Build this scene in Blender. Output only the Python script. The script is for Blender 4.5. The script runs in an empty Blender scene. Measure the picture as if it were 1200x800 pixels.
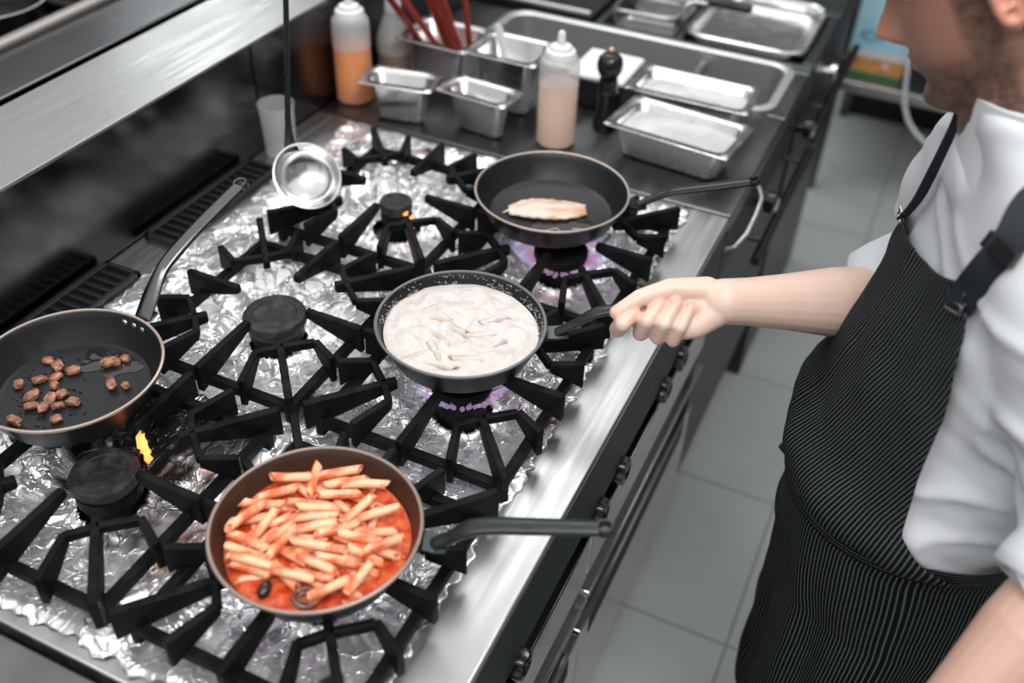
import bpy, bmesh, math, random
import numpy as np
from mathutils import Vector, Matrix, noise

random.seed(7)
RNG = np.random.default_rng(11)
PI = math.pi
SC = bpy.context.scene
COL = SC.collection

# ------------------------------------------------------------------ materials
def nodes_of(m):
    m.use_nodes = True
    nt = m.node_tree
    return nt, nt.nodes, nt.links, nt.nodes['Principled BSDF']

def mat(name, col, rough=.5, metal=0., bump=0., bscale=200., bstretch=(1, 1, 1), rvar=0., rscale=20., rstretch=(1, 1, 1),
        col2=None, cscale=8., cstretch=(1, 1, 1), cpos=(.4, .6), spec=.5, alpha=1., trans=0., coat=0., detail=4., sss=0., bdist=.001):
    m = bpy.data.materials.new(name)
    nt, N, L, b = nodes_of(m)
    b.inputs['Base Color'].default_value = (*col, 1)
    b.inputs['Roughness'].default_value = rough
    b.inputs['Metallic'].default_value = metal
    b.inputs['Specular IOR Level'].default_value = spec
    b.inputs['Alpha'].default_value = alpha
    b.inputs['Transmission Weight'].default_value = trans
    b.inputs['Coat Weight'].default_value = coat
    if sss:
        b.inputs['Subsurface Weight'].default_value = sss
        b.inputs['Subsurface Radius'].default_value = (.012, .005, .003)
        b.inputs['Subsurface Scale'].default_value = 1.
    tc = N.new('ShaderNodeTexCoord')
    def noi(scale, stretch):
        mp = N.new('ShaderNodeMapping'); mp.inputs['Scale'].default_value = stretch
        L.new(tc.outputs['Object'], mp.inputs['Vector'])
        n = N.new('ShaderNodeTexNoise'); n.inputs['Scale'].default_value = scale; n.inputs['Detail'].default_value = detail
        L.new(mp.outputs[0], n.inputs['Vector'])
        return n
    if col2:
        n = noi(cscale, cstretch)
        r = N.new('ShaderNodeValToRGB')
        r.color_ramp.elements[0].position = cpos[0]; r.color_ramp.elements[1].position = cpos[1]
        r.color_ramp.elements[0].color = (*col, 1); r.color_ramp.elements[1].color = (*col2, 1)
        L.new(n.outputs['Fac'], r.inputs[0]); L.new(r.outputs[0], b.inputs['Base Color'])
    if rvar:
        n = noi(rscale, rstretch)
        mr = N.new('ShaderNodeMapRange')
        mr.inputs['From Min'].default_value = .3; mr.inputs['From Max'].default_value = .7
        mr.inputs['To Min'].default_value = max(.02, rough - rvar); mr.inputs['To Max'].default_value = rough + rvar
        L.new(n.outputs['Fac'], mr.inputs['Value']); L.new(mr.outputs[0], b.inputs['Roughness'])
    if bump:
        n = noi(bscale, bstretch)
        bp = N.new('ShaderNodeBump'); bp.inputs['Strength'].default_value = bump; bp.inputs['Distance'].default_value = bdist
        L.new(n.outputs['Fac'], bp.inputs['Height']); L.new(bp.outputs[0], b.inputs['Normal'])
    return m

BR = (60, 1.2, 60)     # brush lines along the length of the cooking line
MT = {}
MT['steel_strip'] = mat('scuffed_steel', (.46, .46, .46), .38, 1., .06, 12, BR, .08, 6, (14, 1, 14), col2=(.33, .315, .30), cscale=3.2, cstretch=(2.2, 1, 1), cpos=(.54, .78))
MT['steel_dull'] = mat('dull_steel', (.28, .255, .24), .46, 1., .05, 12, BR)
MT['fascia'] = mat('dark_fascia', (.014, .018, .019), .5, 0., .03, 40, spec=.3)
MT['steel'] = mat('brushed_steel', (.45, .45, .445), .34, 1., .06, 12, BR, .09, 6, (14, 1, 14))
MT['steel_worn'] = mat('worn_steel', (.13, .13, .13), .45, 1., .05, 12, BR, .12, 5, (3, 1, 3), col2=(.25, .245, .24), cscale=9, cpos=(.35, .75))
MT['steel_dark'] = mat('dark_steel', (.10, .115, .118), .42, 1., .05, 12, BR, .08, 6, (14, 1, 14))
MT['steel_back'] = mat('splashback_steel', (.10, .103, .107), .2, 1., .05, 9, (30, 1, 2), .08, 4, (2, 1, 2))
MT['steel_top'] = mat('worktop_steel', (.20, .205, .205), .36, 1., .05, 12, BR, .1, 6, (4, 1, 4))
MT['steel_polished'] = mat('polished_steel', (.50, .50, .49), .16, 1., .03, 10, BR, .05, 6, (8, 1, 8))
MT['bin_steel'] = mat('pan_steel', (.62, .61, .60), .24, 1., .05, 60, (1, 1, 1), .08, 25)
MT['chrome'] = mat('chrome', (.72, .72, .72), .2, 1., .02, 90)
MT['black_paint'] = mat('black_enamel', (.012, .014, .015), .38, 0., .03, 60)
MT['iron'] = mat('cast_iron', (.003, .0034, .0037), .55, 0., .35, 320, rvar=.1, rscale=40, col2=(.008, .0085, .009), cscale=30, spec=.09)
MT['burnt'] = mat('burnt_iron', (.010, .010, .011), .6, 0., .7, 240, col2=(.045, .045, .046), cscale=60, cpos=(.45, .75), spec=.35)
MT['nonstick'] = mat('black_nonstick', (.010, .011, .012), .36, 0., .12, 500, rvar=.07, rscale=60, spec=.35)
MT['nonstick_brown'] = mat('brown_nonstick', (.035, .018, .012), .36, 0., .1, 400, rvar=.08, rscale=40)
MT['pan_outside'] = mat('pan_outside', (.008, .008, .009), .4, 0., .1, 200, rvar=.1, rscale=30, spec=.25)
MT['rim_tan'] = mat('bare_rim_metal', (.52, .43, .37), .38, .8, 0)
MT['rim_brown'] = mat('brown_rim', (.30, .235, .20), .42, .5, 0)
MT['rim_grey'] = mat('grey_rim', (.22, .21, .205), .36, .7, .1, 200)
MT['handle'] = mat('painted_steel_handle', (.022, .027, .027), .36, .4, .15, 150, rvar=.1, rscale=30)
MT['handle_black'] = mat('black_handle', (.010, .011, .012), .22, .3, .1, 150, rvar=.08, rscale=30)
MT['handle_shiny'] = mat('blackened_steel_handle', (.16, .165, .17), .2, 1., .1, 100, rvar=.1, rscale=30)
MT['black_plastic'] = mat('black_plastic', (.008, .008, .009), .16, 0., .03, 60)
MT['dark'] = mat('dark_void', (.006, .006, .007), .7)
MT['grey_dark'] = mat('dark_grey_metal', (.055, .06, .063), .45, .8, .05, 20)
MT['white_plastic'] = mat('white_plastic', (.80, .82, .82), .35, 0., .02, 60)
MT['cup_plastic'] = mat('frosted_plastic', (.58, .58, .57), .4, 0., 0, alpha=.28)
MT['bottle_shell'] = mat('frosted_bottle_plastic', (.66, .65, .66), .42, 0., .03, 40, alpha=.15, spec=.3)
MT['bottle_shell_empty'] = mat('frosted_bottle_wall', (.66, .65, .66), .42, 0., .03, 40, alpha=.5, spec=.3)
MT['bottle_cap'] = mat('white_bottle_cap', (.74, .74, .75), .4, 0., .02, 60, sss=.2)
MT['orange_liquid'] = mat('orange_oil', (.80, .25, .02), .35, 0., col2=(.72, .19, .015), cscale=20, sss=.2)
MT['beige_liquid'] = mat('beige_dressing', (.66, .45, .33), .45, 0., col2=(.62, .41, .29), cscale=12, sss=.2)
MT['brown_liquid'] = mat('brown_sauce', (.20, .11, .06), .4, 0.)
MT['red'] = mat('red_plastic', (.26, .025, .015), .32, 0., .05, 40)
MT['well_steel'] = mat('well_steel', (.62, .62, .61), .5, 1., .05, 30)
MT['flour'] = mat('flour', (.62, .61, .615), .9, 0., .8, 90, col2=(.48, .475, .48), cscale=14, bdist=.003)
MT['sauce'] = mat('tomato_sauce', (.42, .030, .006), .26, 0., .9, 110, col2=(.62, .13, .03), cscale=75, cpos=(.38, .66), bdist=.004, sss=.1, spec=.35)
MT['penne_red'] = mat('sauced_penne', (.88, .45, .27), .28, 0., .35, 140, col2=(.70, .13, .035), cscale=52, cpos=(.45, .62), sss=.12)
MT['cream'] = mat('cream_sauce', (.60, .55, .525), .40, 0., .6, 90, col2=(.53, .48, .45), cscale=40, cpos=(.35, .7), bdist=.003, sss=.2)
MT['penne_cream'] = mat('creamed_penne', (.60, .53, .48), .36, 0., .2, 100, col2=(.50, .38, .30), cscale=40, sss=.2)
MT['crust'] = mat('dried_sauce', (.32, .30, .285), .6, 0., .5, 200, col2=(.16, .15, .15), cscale=200, cpos=(.4, .6))
MT['fish'] = mat('white_fish', (.68, .56, .49), .34, 0., .8, 60, (1, 4, 1), col2=(.56, .30, .15), cscale=26, cstretch=(1, 2.5, 1), cpos=(.46, .70), sss=.3, bdist=.002)
MT['meat'] = mat('browned_meat', (.075, .026, .016), .3, 0., .9, 160, col2=(.52, .24, .14), cscale=85, cpos=(.34, .62), sss=.1, bdist=.002)
MT['oil'] = mat('oil_film', (.012, .012, .012), .04, 0., .15, 120, spec=.8)
MT['olive'] = mat('black_olive', (.018, .010, .008), .2, 0., .1, 100)
MT['onion'] = mat('browned_slice', (.11, .045, .03), .3, 0., .2, 100)
MT['pepper_tip'] = mat('copper_tip', (.72, .42, .32), .3, .7)
MT['rubber_white'] = mat('white_hose', (.62, .64, .65), .4)
MT['white_cloth'] = mat('white_cotton', (.585, .60, .63), .85, 0., .25, 900, spec=.2)
MT['strap'] = mat('black_webbing', (.014, .018, .024), .7, 0., .5, 500, (1, 1, 1), spec=.25)
MT['trouser'] = mat('black_trousers', (.012, .012, .014), .85)
MT['shoe'] = mat('black_leather', (.012, .012, .012), .35)
MT['hair'] = mat('dark_hair', (.018, .012, .009), .5, 0., .8, 160, (1, 1, .25), bdist=.004)
MT['eye'] = mat('eye', (.5, .48, .45), .1)
MT['plaster'] = mat('wall_paint', (.26, .275, .28), .8)
MT['ceiling'] = mat('ceiling_paint', (.75, .76, .76), .9)

def foil_material():
    m = bpy.data.materials.new('aluminium_foil')
    nt, N, L, b = nodes_of(m)
    b.inputs['Metallic'].default_value = .78
    tc = N.new('ShaderNodeTexCoord')
    def noi(s, d=5., dist=0.):
        n = N.new('ShaderNodeTexNoise'); n.inputs['Scale'].default_value = s; n.inputs['Detail'].default_value = d
        n.inputs['Distortion'].default_value = dist
        L.new(tc.outputs['Object'], n.inputs['Vector']); return n
    # scorch marks and food stains
    st = noi(13, 6., .6); r = N.new('ShaderNodeValToRGB')
    r.color_ramp.elements[0].position = .655; r.color_ramp.elements[0].color = (.90, .91, .92, 1)
    r.color_ramp.elements[1].position = .74; r.color_ramp.elements[1].color = (.11, .07, .055, 1)
    e = r.color_ramp.elements.new(.69); e.color = (.62, .47, .40, 1)
    L.new(st.outputs['Fac'], r.inputs[0]); L.new(r.outputs[0], b.inputs['Base Color'])
    rr = N.new('ShaderNodeMapRange'); rr.inputs['From Min'].default_value = .35; rr.inputs['From Max'].default_value = .7
    rr.inputs['To Min'].default_value = .22; rr.inputs['To Max'].default_value = .40
    L.new(noi(30).outputs['Fac'], rr.inputs['Value']); L.new(rr.outputs[0], b.inputs['Roughness'])
    # crumpling: every little facet of the sheet is tilted its own way
    geo = N.new('ShaderNodeNewGeometry'); prev = geo.outputs['Normal']
    for sc_, wob, k_, stv in ((13, .05, .50, (1, 1, .4)), (34, .024, .38, (1.5, 1, .4)), (95, .008, .14, (1, 1.4, .4))):
        wn = noi(22, 3.); mx = N.new('ShaderNodeMixRGB'); mx.blend_type = 'LINEAR_LIGHT'; mx.inputs['Fac'].default_value = wob
        L.new(tc.outputs['Object'], mx.inputs['Color1']); L.new(wn.outputs['Color'], mx.inputs['Color2'])
        mp = N.new('ShaderNodeMapping'); mp.inputs['Scale'].default_value = stv; L.new(mx.outputs[0], mp.inputs['Vector'])
        vo = N.new('ShaderNodeTexVoronoi'); vo.inputs['Scale'].default_value = sc_; L.new(mp.outputs[0], vo.inputs['Vector'])
        sb = N.new('ShaderNodeVectorMath'); sb.operation = 'SUBTRACT'; sb.inputs[1].default_value = (.5, .5, .5); L.new(vo.outputs['Color'], sb.inputs[0])
        ml = N.new('ShaderNodeVectorMath'); ml.operation = 'SCALE'; ml.inputs['Scale'].default_value = k_; L.new(sb.outputs[0], ml.inputs[0])
        ad = N.new('ShaderNodeVectorMath'); ad.operation = 'ADD'; L.new(prev, ad.inputs[0]); L.new(ml.outputs[0], ad.inputs[1]); prev = ad.outputs[0]
    nn = N.new('ShaderNodeVectorMath'); nn.operation = 'NORMALIZE'; L.new(prev, nn.inputs[0])
    b2 = N.new('ShaderNodeBump'); b2.inputs['Strength'].default_value = .25; b2.inputs['Distance'].default_value = .002
    L.new(noi(120, 3.).outputs['Fac'], b2.inputs['Height']); L.new(nn.outputs[0], b2.inputs['Normal'])
    # sharp crease lines between the facets
    last = b2.outputs[0]
    for sc_, wob, wd, st_ in ((13, .05, .03, .85), (34, .024, .045, .45)):
        wn = noi(22, 3.); mx = N.new('ShaderNodeMixRGB'); mx.blend_type = 'LINEAR_LIGHT'; mx.inputs['Fac'].default_value = wob
        L.new(tc.outputs['Object'], mx.inputs['Color1']); L.new(wn.outputs['Color'], mx.inputs['Color2'])
        mp = N.new('ShaderNodeMapping'); mp.inputs['Scale'].default_value = (1 if sc_ == 13 else 1.5, 1, .4); L.new(mx.outputs[0], mp.inputs['Vector'])
        vo = N.new('ShaderNodeTexVoronoi'); vo.feature = 'DISTANCE_TO_EDGE'; vo.inputs['Scale'].default_value = sc_; L.new(mp.outputs[0], vo.inputs['Vector'])
        cr = N.new('ShaderNodeMapRange'); cr.inputs['From Min'].default_value = 0; cr.inputs['From Max'].default_value = wd; cr.inputs['To Min'].default_value = 1; cr.inputs['To Max'].default_value = 0
        L.new(vo.outputs['Distance'], cr.inputs['Value'])
        b3 = N.new('ShaderNodeBump'); b3.inputs['Strength'].default_value = st_; b3.inputs['Distance'].default_value = .0022
        L.new(cr.outputs[0], b3.inputs['Height']); L.new(last, b3.inputs['Normal']); last = b3.outputs[0]
    L.new(last, b.inputs['Normal'])
    # soot burnt onto the sheet
    at = N.new('ShaderNodeAttribute'); at.attribute_name = 'burn'
    sm = N.new('ShaderNodeMixRGB'); L.new(at.outputs['Fac'], sm.inputs['Fac']); L.new(r.outputs[0], sm.inputs['Color1']); sm.inputs['Color2'].default_value = (.014, .013, .013, 1)
    L.new(sm.outputs[0], b.inputs['Base Color'])
    return m
MT['foil'] = foil_material()

def tile_material():
    m = bpy.data.materials.new('floor_tiles')
    nt, N, L, b = nodes_of(m)
    tc = N.new('ShaderNodeTexCoord'); sp = N.new('ShaderNodeSeparateXYZ'); L.new(tc.outputs['Object'], sp.inputs[0])
    def line(sock, off):
        a = N.new('ShaderNodeMath'); a.operation = 'SUBTRACT'; L.new(sock, a.inputs[0]); a.inputs[1].default_value = off
        d = N.new('ShaderNodeMath'); d.operation = 'DIVIDE'; L.new(a.outputs[0], d.inputs[0]); d.inputs[1].default_value = .4245
        p = N.new('ShaderNodeMath'); p.operation = 'PINGPONG'; L.new(d.outputs[0], p.inputs[0]); p.inputs[1].default_value = .5
        return p
    mn = N.new('ShaderNodeMath'); mn.operation = 'MINIMUM'
    L.new(line(sp.outputs[0], .196).outputs[0], mn.inputs[0]); L.new(line(sp.outputs[1], 1.279).outputs[0], mn.inputs[1])
    r = N.new('ShaderNodeMapRange'); r.inputs['From Min'].default_value = .0035; r.inputs['From Max'].default_value = .007
    L.new(mn.outputs[0], r.inputs['Value'])
    n = N.new('ShaderNodeTexNoise'); n.inputs['Scale'].default_value = 3.5; n.inputs['Detail'].default_value = 6
    L.new(tc.outputs['Object'], n.inputs['Vector'])
    cr = N.new('ShaderNodeValToRGB'); cr.color_ramp.elements[0].position = .3; cr.color_ramp.elements[1].position = .7
    cr.color_ramp.elements[0].color = (.37, .395, .38, 1); cr.color_ramp.elements[1].color = (.44, .465, .445, 1)
    L.new(n.outputs['Fac'], cr.inputs[0])
    mx = N.new('ShaderNodeMixRGB'); mx.inputs['Color1'].default_value = (.17, .18, .18, 1)
    L.new(r.outputs[0], mx.inputs['Fac']); L.new(cr.outputs[0], mx.inputs['Color2']); L.new(mx.outputs[0], b.inputs['Base Color'])
    b.inputs['Roughness'].default_value = .42
    bp = N.new('ShaderNodeBump'); bp.inputs['Strength'].default_value = .3; bp.inputs['Distance'].default_value = .002
    L.new(r.outputs[0], bp.inputs['Height']); L.new(bp.outputs[0], b.inputs['Normal'])
    return m
MT['tiles'] = tile_material()

def stripe_material():
    m = bpy.data.materials.new('pinstriped_apron_cloth')
    nt, N, L, b = nodes_of(m)
    uv = N.new('ShaderNodeUVMap'); uv.uv_map = 'UVMap'
    sp = N.new('ShaderNodeSeparateXYZ'); L.new(uv.outputs[0], sp.inputs[0])
    d = N.new('ShaderNodeMath'); d.operation = 'DIVIDE'; L.new(sp.outputs[0], d.inputs[0]); d.inputs[1].default_value = .0052
    p = N.new('ShaderNodeMath'); p.operation = 'PINGPONG'; L.new(d.outputs[0], p.inputs[0]); p.inputs[1].default_value = .5
    r = N.new('ShaderNodeMapRange'); r.inputs['From Min'].default_value = .06; r.inputs['From Max'].default_value = .2
    r.inputs['To Min'].default_value = 1; r.inputs['To Max'].default_value = 0
    L.new(p.outputs[0], r.inputs['Value'])
    mx = N.new('ShaderNodeMixRGB'); mx.inputs['Color1'].default_value = (.0042, .005, .0056, 1); mx.inputs['Color2'].default_value = (.082, .094, .10, 1)
    L.new(r.outputs[0], mx.inputs['Fac']); L.new(mx.outputs[0], b.inputs['Base Color'])
    b.inputs['Roughness'].default_value = .9; b.inputs['Specular IOR Level'].default_value = .08
    return m
MT['apron'] = stripe_material()

def skin_material():
    m = bpy.data.materials.new('skin')
    nt, N, L, b = nodes_of(m)
    def attr(n):
        a = N.new('ShaderNodeAttribute'); a.attribute_name = n; return a.outputs['Fac']
    tc = N.new('ShaderNodeTexCoord')
    n = N.new('ShaderNodeTexNoise'); n.inputs['Scale'].default_value = 28; n.inputs['Detail'].default_value = 5
    L.new(tc.outputs['Object'], n.inputs['Vector'])
    base = N.new('ShaderNodeMixRGB'); base.inputs['Color1'].default_value = (.68, .47, .385, 1); base.inputs['Color2'].default_value = (.73, .54, .46, 1)
    L.new(n.outputs['Fac'], base.inputs['Fac'])
    prev = base
    for nm, c in (('tan', (.32, .135, .085, 1)), ('rosy', (.74, .30, .20, 1)), ('lip', (.36, .13, .10, 1)), ('beard', (.045, .028, .02, 1))):  # first colour mixes tanning with painted face shade
        mx = N.new('ShaderNodeMixRGB'); L.new(attr(nm), mx.inputs['Fac']); L.new(prev.outputs[0], mx.inputs['Color1'])
        mx.inputs['Color2'].default_value = c; prev = mx
    L.new(prev.outputs[0], b.inputs['Base Color'])
    b.inputs['Roughness'].default_value = .45
    b.inputs['Subsurface Weight'].default_value = .15; b.inputs['Subsurface Radius'].default_value = (.010, .004, .002); b.inputs['Subsurface Scale'].default_value = .6
    nb = N.new('ShaderNodeTexNoise'); nb.inputs['Scale'].default_value = 260; nb.inputs['Detail'].default_value = 4
    L.new(tc.outputs['Object'], nb.inputs['Vector'])
    bp = N.new('ShaderNodeBump'); bp.inputs['Strength'].default_value = .12; bp.inputs['Distance'].default_value = .001
    L.new(nb.outputs['Fac'], bp.inputs['Height']); L.new(bp.outputs[0], b.inputs['Normal'])
    return m
MT['skin'] = skin_material()

def flame_material(name, c1, c2, strength, zlo, zhi, dens=.75):
    """gas flame: c1 at the root, c2 at the tip, fading out upwards (object-space height)"""
    m = bpy.data.materials.new(name); m.use_nodes = True
    N, L = m.node_tree.nodes, m.node_tree.links; N.clear()
    out = N.new('ShaderNodeOutputMaterial'); mix = N.new('ShaderNodeMixShader'); tr = N.new('ShaderNodeBsdfTransparent'); em = N.new('ShaderNodeEmission')
    tc = N.new('ShaderNodeTexCoord'); sp = N.new('ShaderNodeSeparateXYZ'); L.new(tc.outputs['Object'], sp.inputs[0])
    mr = N.new('ShaderNodeMapRange'); mr.inputs['From Min'].default_value = zlo; mr.inputs['From Max'].default_value = zhi
    L.new(sp.outputs[2], mr.inputs['Value'])
    cm = N.new('ShaderNodeMixRGB'); cm.inputs['Color1'].default_value = (*c1, 1); cm.inputs['Color2'].default_value = (*c2, 1)
    L.new(mr.outputs[0], cm.inputs['Fac']); L.new(cm.outputs[0], em.inputs['Color']); em.inputs['Strength'].default_value = strength
    f = N.new('ShaderNodeMapRange'); f.inputs['From Min'].default_value = 0; f.inputs['From Max'].default_value = 1
    f.inputs['To Min'].default_value = dens; f.inputs['To Max'].default_value = .12
    L.new(mr.outputs[0], f.inputs['Value']); L.new(f.outputs[0], mix.inputs[0])
    L.new(tr.outputs[0], mix.inputs[1]); L.new(em.outputs[0], mix.inputs[2]); L.new(mix.outputs[0], out.inputs[0])
    return m
MT['flame_blue'] = flame_material('blue_gas_flame', (.62, .22, .42), (.42, .58, 1.), .85, .0, .026, .42)
MT['flame_orange'] = flame_material('orange_flame', (1., .13, .02), (1., .42, .10), 4., .0, .03, .8)

# ------------------------------------------------------------------ mesh building
def rot_to(d):
    return Vector(d).normalized().to_track_quat('Z', 'Y').to_matrix()

class MB:
    def __init__(s): s.v = []; s.f = []; s.mi = []; s.m = 0
    def add(s, vs, fs):
        o = len(s.v); s.v += [tuple(map(float, p)) for p in vs]
        for f in fs: s.f.append(tuple(i + o for i in f)); s.mi.append(s.m)
        return s
    def box(s, x0, x1, y0, y1, z0, z1):
        vs = [(x0, y0, z0), (x1, y0, z0), (x1, y1, z0), (x0, y1, z0), (x0, y0, z1), (x1, y0, z1), (x1, y1, z1), (x0, y1, z1)]
        return s.add(vs, [(0, 3, 2, 1), (4, 5, 6, 7), (0, 1, 5, 4), (1, 2, 6, 5), (2, 3, 7, 6), (3, 0, 4, 7)])
    def loft(s, rings, close=True, cap0=True, cap1=True):
        n = len(rings[0]); vs = [p for r in rings for p in r]; fs = []
        for k in range(len(rings) - 1):
            for i in range(n if close else n - 1):
                j = (i + 1) % n
                fs.append((k * n + i, k * n + j, (k + 1) * n + j, (k + 1) * n + i))
        if cap0: fs.append(tuple(range(n - 1, -1, -1)))
        if cap1: fs.append(tuple((len(rings) - 1) * n + i for i in range(n)))
        return s.add(vs, fs)
    def lathe(s, prof, c=(0, 0, 0), n=48, axis=(0, 0, 1), cap0=True, cap1=True):
        R = rot_to(axis); c = Vector(c); rings = []
        for r, z in prof:
            rings.append([c + R @ Vector((max(r, 1e-5) * math.cos(2 * PI * i / n), max(r, 1e-5) * math.sin(2 * PI * i / n), z)) for i in range(n)])
        return s.loft(rings, True, cap0, cap1)
    def tube(s, pts, r, n=10, cap=True, flat=1., up=(0, 0, 1), close=False):
        pts = [Vector(p) for p in pts]; rings = []; up = Vector(up)
        rr = r if isinstance(r, (list, tuple)) else [r] * len(pts)
        m = len(pts)
        for k, p in enumerate(pts):
            if close: t = pts[(k + 1) % m] - pts[k - 1]
            else: t = pts[min(k + 1, m - 1)] - pts[max(k - 1, 0)]
            t.normalize(); a = up - t * up.dot(t)
            if a.length < 1e-4: a = Vector((1, 0, 0)) - t * t.x
            a.normalize(); bb = t.cross(a)
            q = rr[k]; rx, ry = (q if isinstance(q, tuple) else (q, q * flat))
            rings.append([p + bb * rx * math.cos(2 * PI * i / n) + a * ry * math.sin(2 * PI * i / n) for i in range(n)])
        if close: rings.append(rings[0])
        return s.loft(rings, True, cap and not close, cap and not close)
    def ribbon(s, pts, hw, th, side):
        """flat strap: pts centreline, side per point (vector across)"""
        rings = []
        for k, p in enumerate(pts):
            p = Vector(p); t = (Vector(pts[min(k + 1, len(pts) - 1)]) - Vector(pts[max(k - 1, 0)])).normalized()
            w = Vector(side[k]); w = (w - t * w.dot(t)).normalized(); nn = t.cross(w)
            rings.append([p + w * hw + nn * th, p - w * hw + nn * th, p - w * hw - nn * th, p + w * hw - nn * th])
        return s.loft(rings)
    def sphere(s, c, r, nu=20, nv=12, sc=(1, 1, 1), M=None):
        c = Vector(c); rings = []
        for k in range(nv + 1):
            a = PI * k / nv
            ring = []
            for i in range(nu):
                t = 2 * PI * i / nu; rad = max(math.sin(a), 1e-4)
                v = Vector((r * sc[0] * rad * math.cos(t), r * sc[1] * rad * math.sin(t), -r * sc[2] * math.cos(a)))
                ring.append(c + (M @ v if M else v))
            rings.append(ring)
        return s.loft(rings)
    def chain(s, pts, rad, n=20):
        """capsule chain for bodies: spheres at the joints, tapered cones between"""
        pts = [Vector(p) for p in pts]
        for p, r in zip(pts, rad): s.sphere(p, r, n, 12)
        for k in range(len(pts) - 1):
            a, b = pts[k], pts[k + 1]
            if (b - a).length < 1e-5: continue
            R = rot_to(b - a)
            rings = [[q + R @ Vector((r * math.cos(2 * PI * i / n), r * math.sin(2 * PI * i / n), 0)) for i in range(n)] for q, r in ((a, rad[k]), (b, rad[k + 1]))]
            s.loft(rings)
        return s
    def mesh(s, name):
        me = bpy.data.meshes.new(name); me.from_pydata(s.v, [], s.f); me.update()
        return me
    def build(s, name, m, parent=None, smooth=True, bevel=0., seg=2, angle=35, origin=None):
        me = s.mesh(name)
        for mm in (m if isinstance(m, (list, tuple)) else [m]): me.materials.append(MT[mm])
        if isinstance(m, (list, tuple)): me.polygons.foreach_set('material_index', s.mi)
        return link(name, me, parent, smooth, bevel, seg, angle)

def link(name, me, parent=None, smooth=True, bevel=0., seg=2, angle=35):
    bm = bmesh.new(); bm.from_mesh(me); bmesh.ops.recalc_face_normals(bm, faces=bm.faces); bm.to_mesh(me); bm.free()
    o = bpy.data.objects.new(name, me); COL.objects.link(o)
    if smooth:
        me.polygons.foreach_set('use_smooth', [True] * len(me.polygons))
        me.set_sharp_from_angle(angle=math.radians(angle))
    if bevel:
        b = o.modifiers.new('edge', 'BEVEL'); b.width = bevel; b.segments = seg; b.limit_method = 'ANGLE'; b.angle_limit = math.radians(40)
        b.harden_normals = False
    if parent: o.parent = parent
    return o

def thing(name, label, cat, loc=(0, 0, 0), rz=0., group=None):
    o = bpy.data.objects.new(name, None); COL.objects.link(o); o.empty_display_size = .02
    o.location = loc; o.rotation_euler = (0, 0, rz)
    return tag(o, label, cat, group)
def tag(o, label=None, cat=None, group=None, kind=None):
    if label: o['label'] = label
    if cat: o['category'] = cat
    if group: o['group'] = group
    if kind: o['kind'] = kind
    return o
def dup(root, loc, rz, label, group=None):
    def cp(o, par):
        c = o.copy(); COL.objects.link(c)
        if par: c.parent = par
        for ch in list(o.children): cp(ch, c)
        return c
    r = cp(root, None); r.location = loc; r.rotation_euler = (0, 0, rz); r['label'] = label
    if group: r['group'] = group
    return r

def rrect(w, d, r, z, n=6, c=(0, 0)):
    """rounded rectangle ring"""
    out = []; r = min(r, w / 2 - 1e-4, d / 2 - 1e-4)
    for sx, sy, a0 in ((1, 1, 0), (-1, 1, .5), (-1, -1, 1), (1, -1, 1.5)):
        for k in range(n + 1):
            a = (a0 + .5 * k / n) * PI
            out.append((c[0] + sx * (w / 2 - r) + r * math.cos(a), c[1] + sy * (d / 2 - r) + r * math.sin(a), z))
    return out

def remesh(mb, voxel, name, it=3, lam=.5):
    me = mb.mesh('tmp'); o = bpy.data.objects.new('tmp', me); COL.objects.link(o)
    m = o.modifiers.new('r', 'REMESH'); m.mode = 'VOXEL'; m.voxel_size = voxel; m.adaptivity = 0
    dg = bpy.context.evaluated_depsgraph_get(); dg.update()
    out = bpy.data.meshes.new_from_object(o.evaluated_get(dg)); out.name = name
    bpy.data.objects.remove(o); bpy.data.meshes.remove(me)
    V = getv(out); E = np.empty(len(out.edges) * 2, int); out.edges.foreach_get('vertices', E); E = E.reshape(-1, 2)
    return out, smooth_v(V, E, it, lam), E
def getv(me):
    V = np.empty(len(me.vertices) * 3); me.vertices.foreach_get('co', V); return V.reshape(-1, 3)
def setv(me, V):
    me.vertices.foreach_set('co', np.ascontiguousarray(V, dtype=np.float32).ravel()); me.update()
def smooth_v(V, E, it, lam, w=None):
    deg = np.bincount(E.ravel(), minlength=len(V)).astype(float)[:, None]; deg[deg == 0] = 1
    for _ in range(it):
        S = np.zeros_like(V)
        for k in range(3):
            S[:, k] = np.bincount(E[:, 0], V[E[:, 1], k], len(V)) + np.bincount(E[:, 1], V[E[:, 0], k], len(V))
        d = (S / deg - V) * lam
        V = V + (d if w is None else d * w[:, None])
    return V
def attr(me, name, val):
    a = me.attributes.new(name, 'FLOAT', 'POINT'); a.data.foreach_set('value', np.ascontiguousarray(val, dtype=np.float32))
def normals(me):
    n = np.empty(len(me.vertices) * 3); me.vertices.foreach_get('normal', n); return n.reshape(-1, 3)
def nz(P, scale, seed=0.):
    return np.array([noise.noise(Vector((p[0] * scale[0] + seed, p[1] * scale[1] + seed * 1.7, p[2] * scale[2] - seed))) for p in P])

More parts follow.
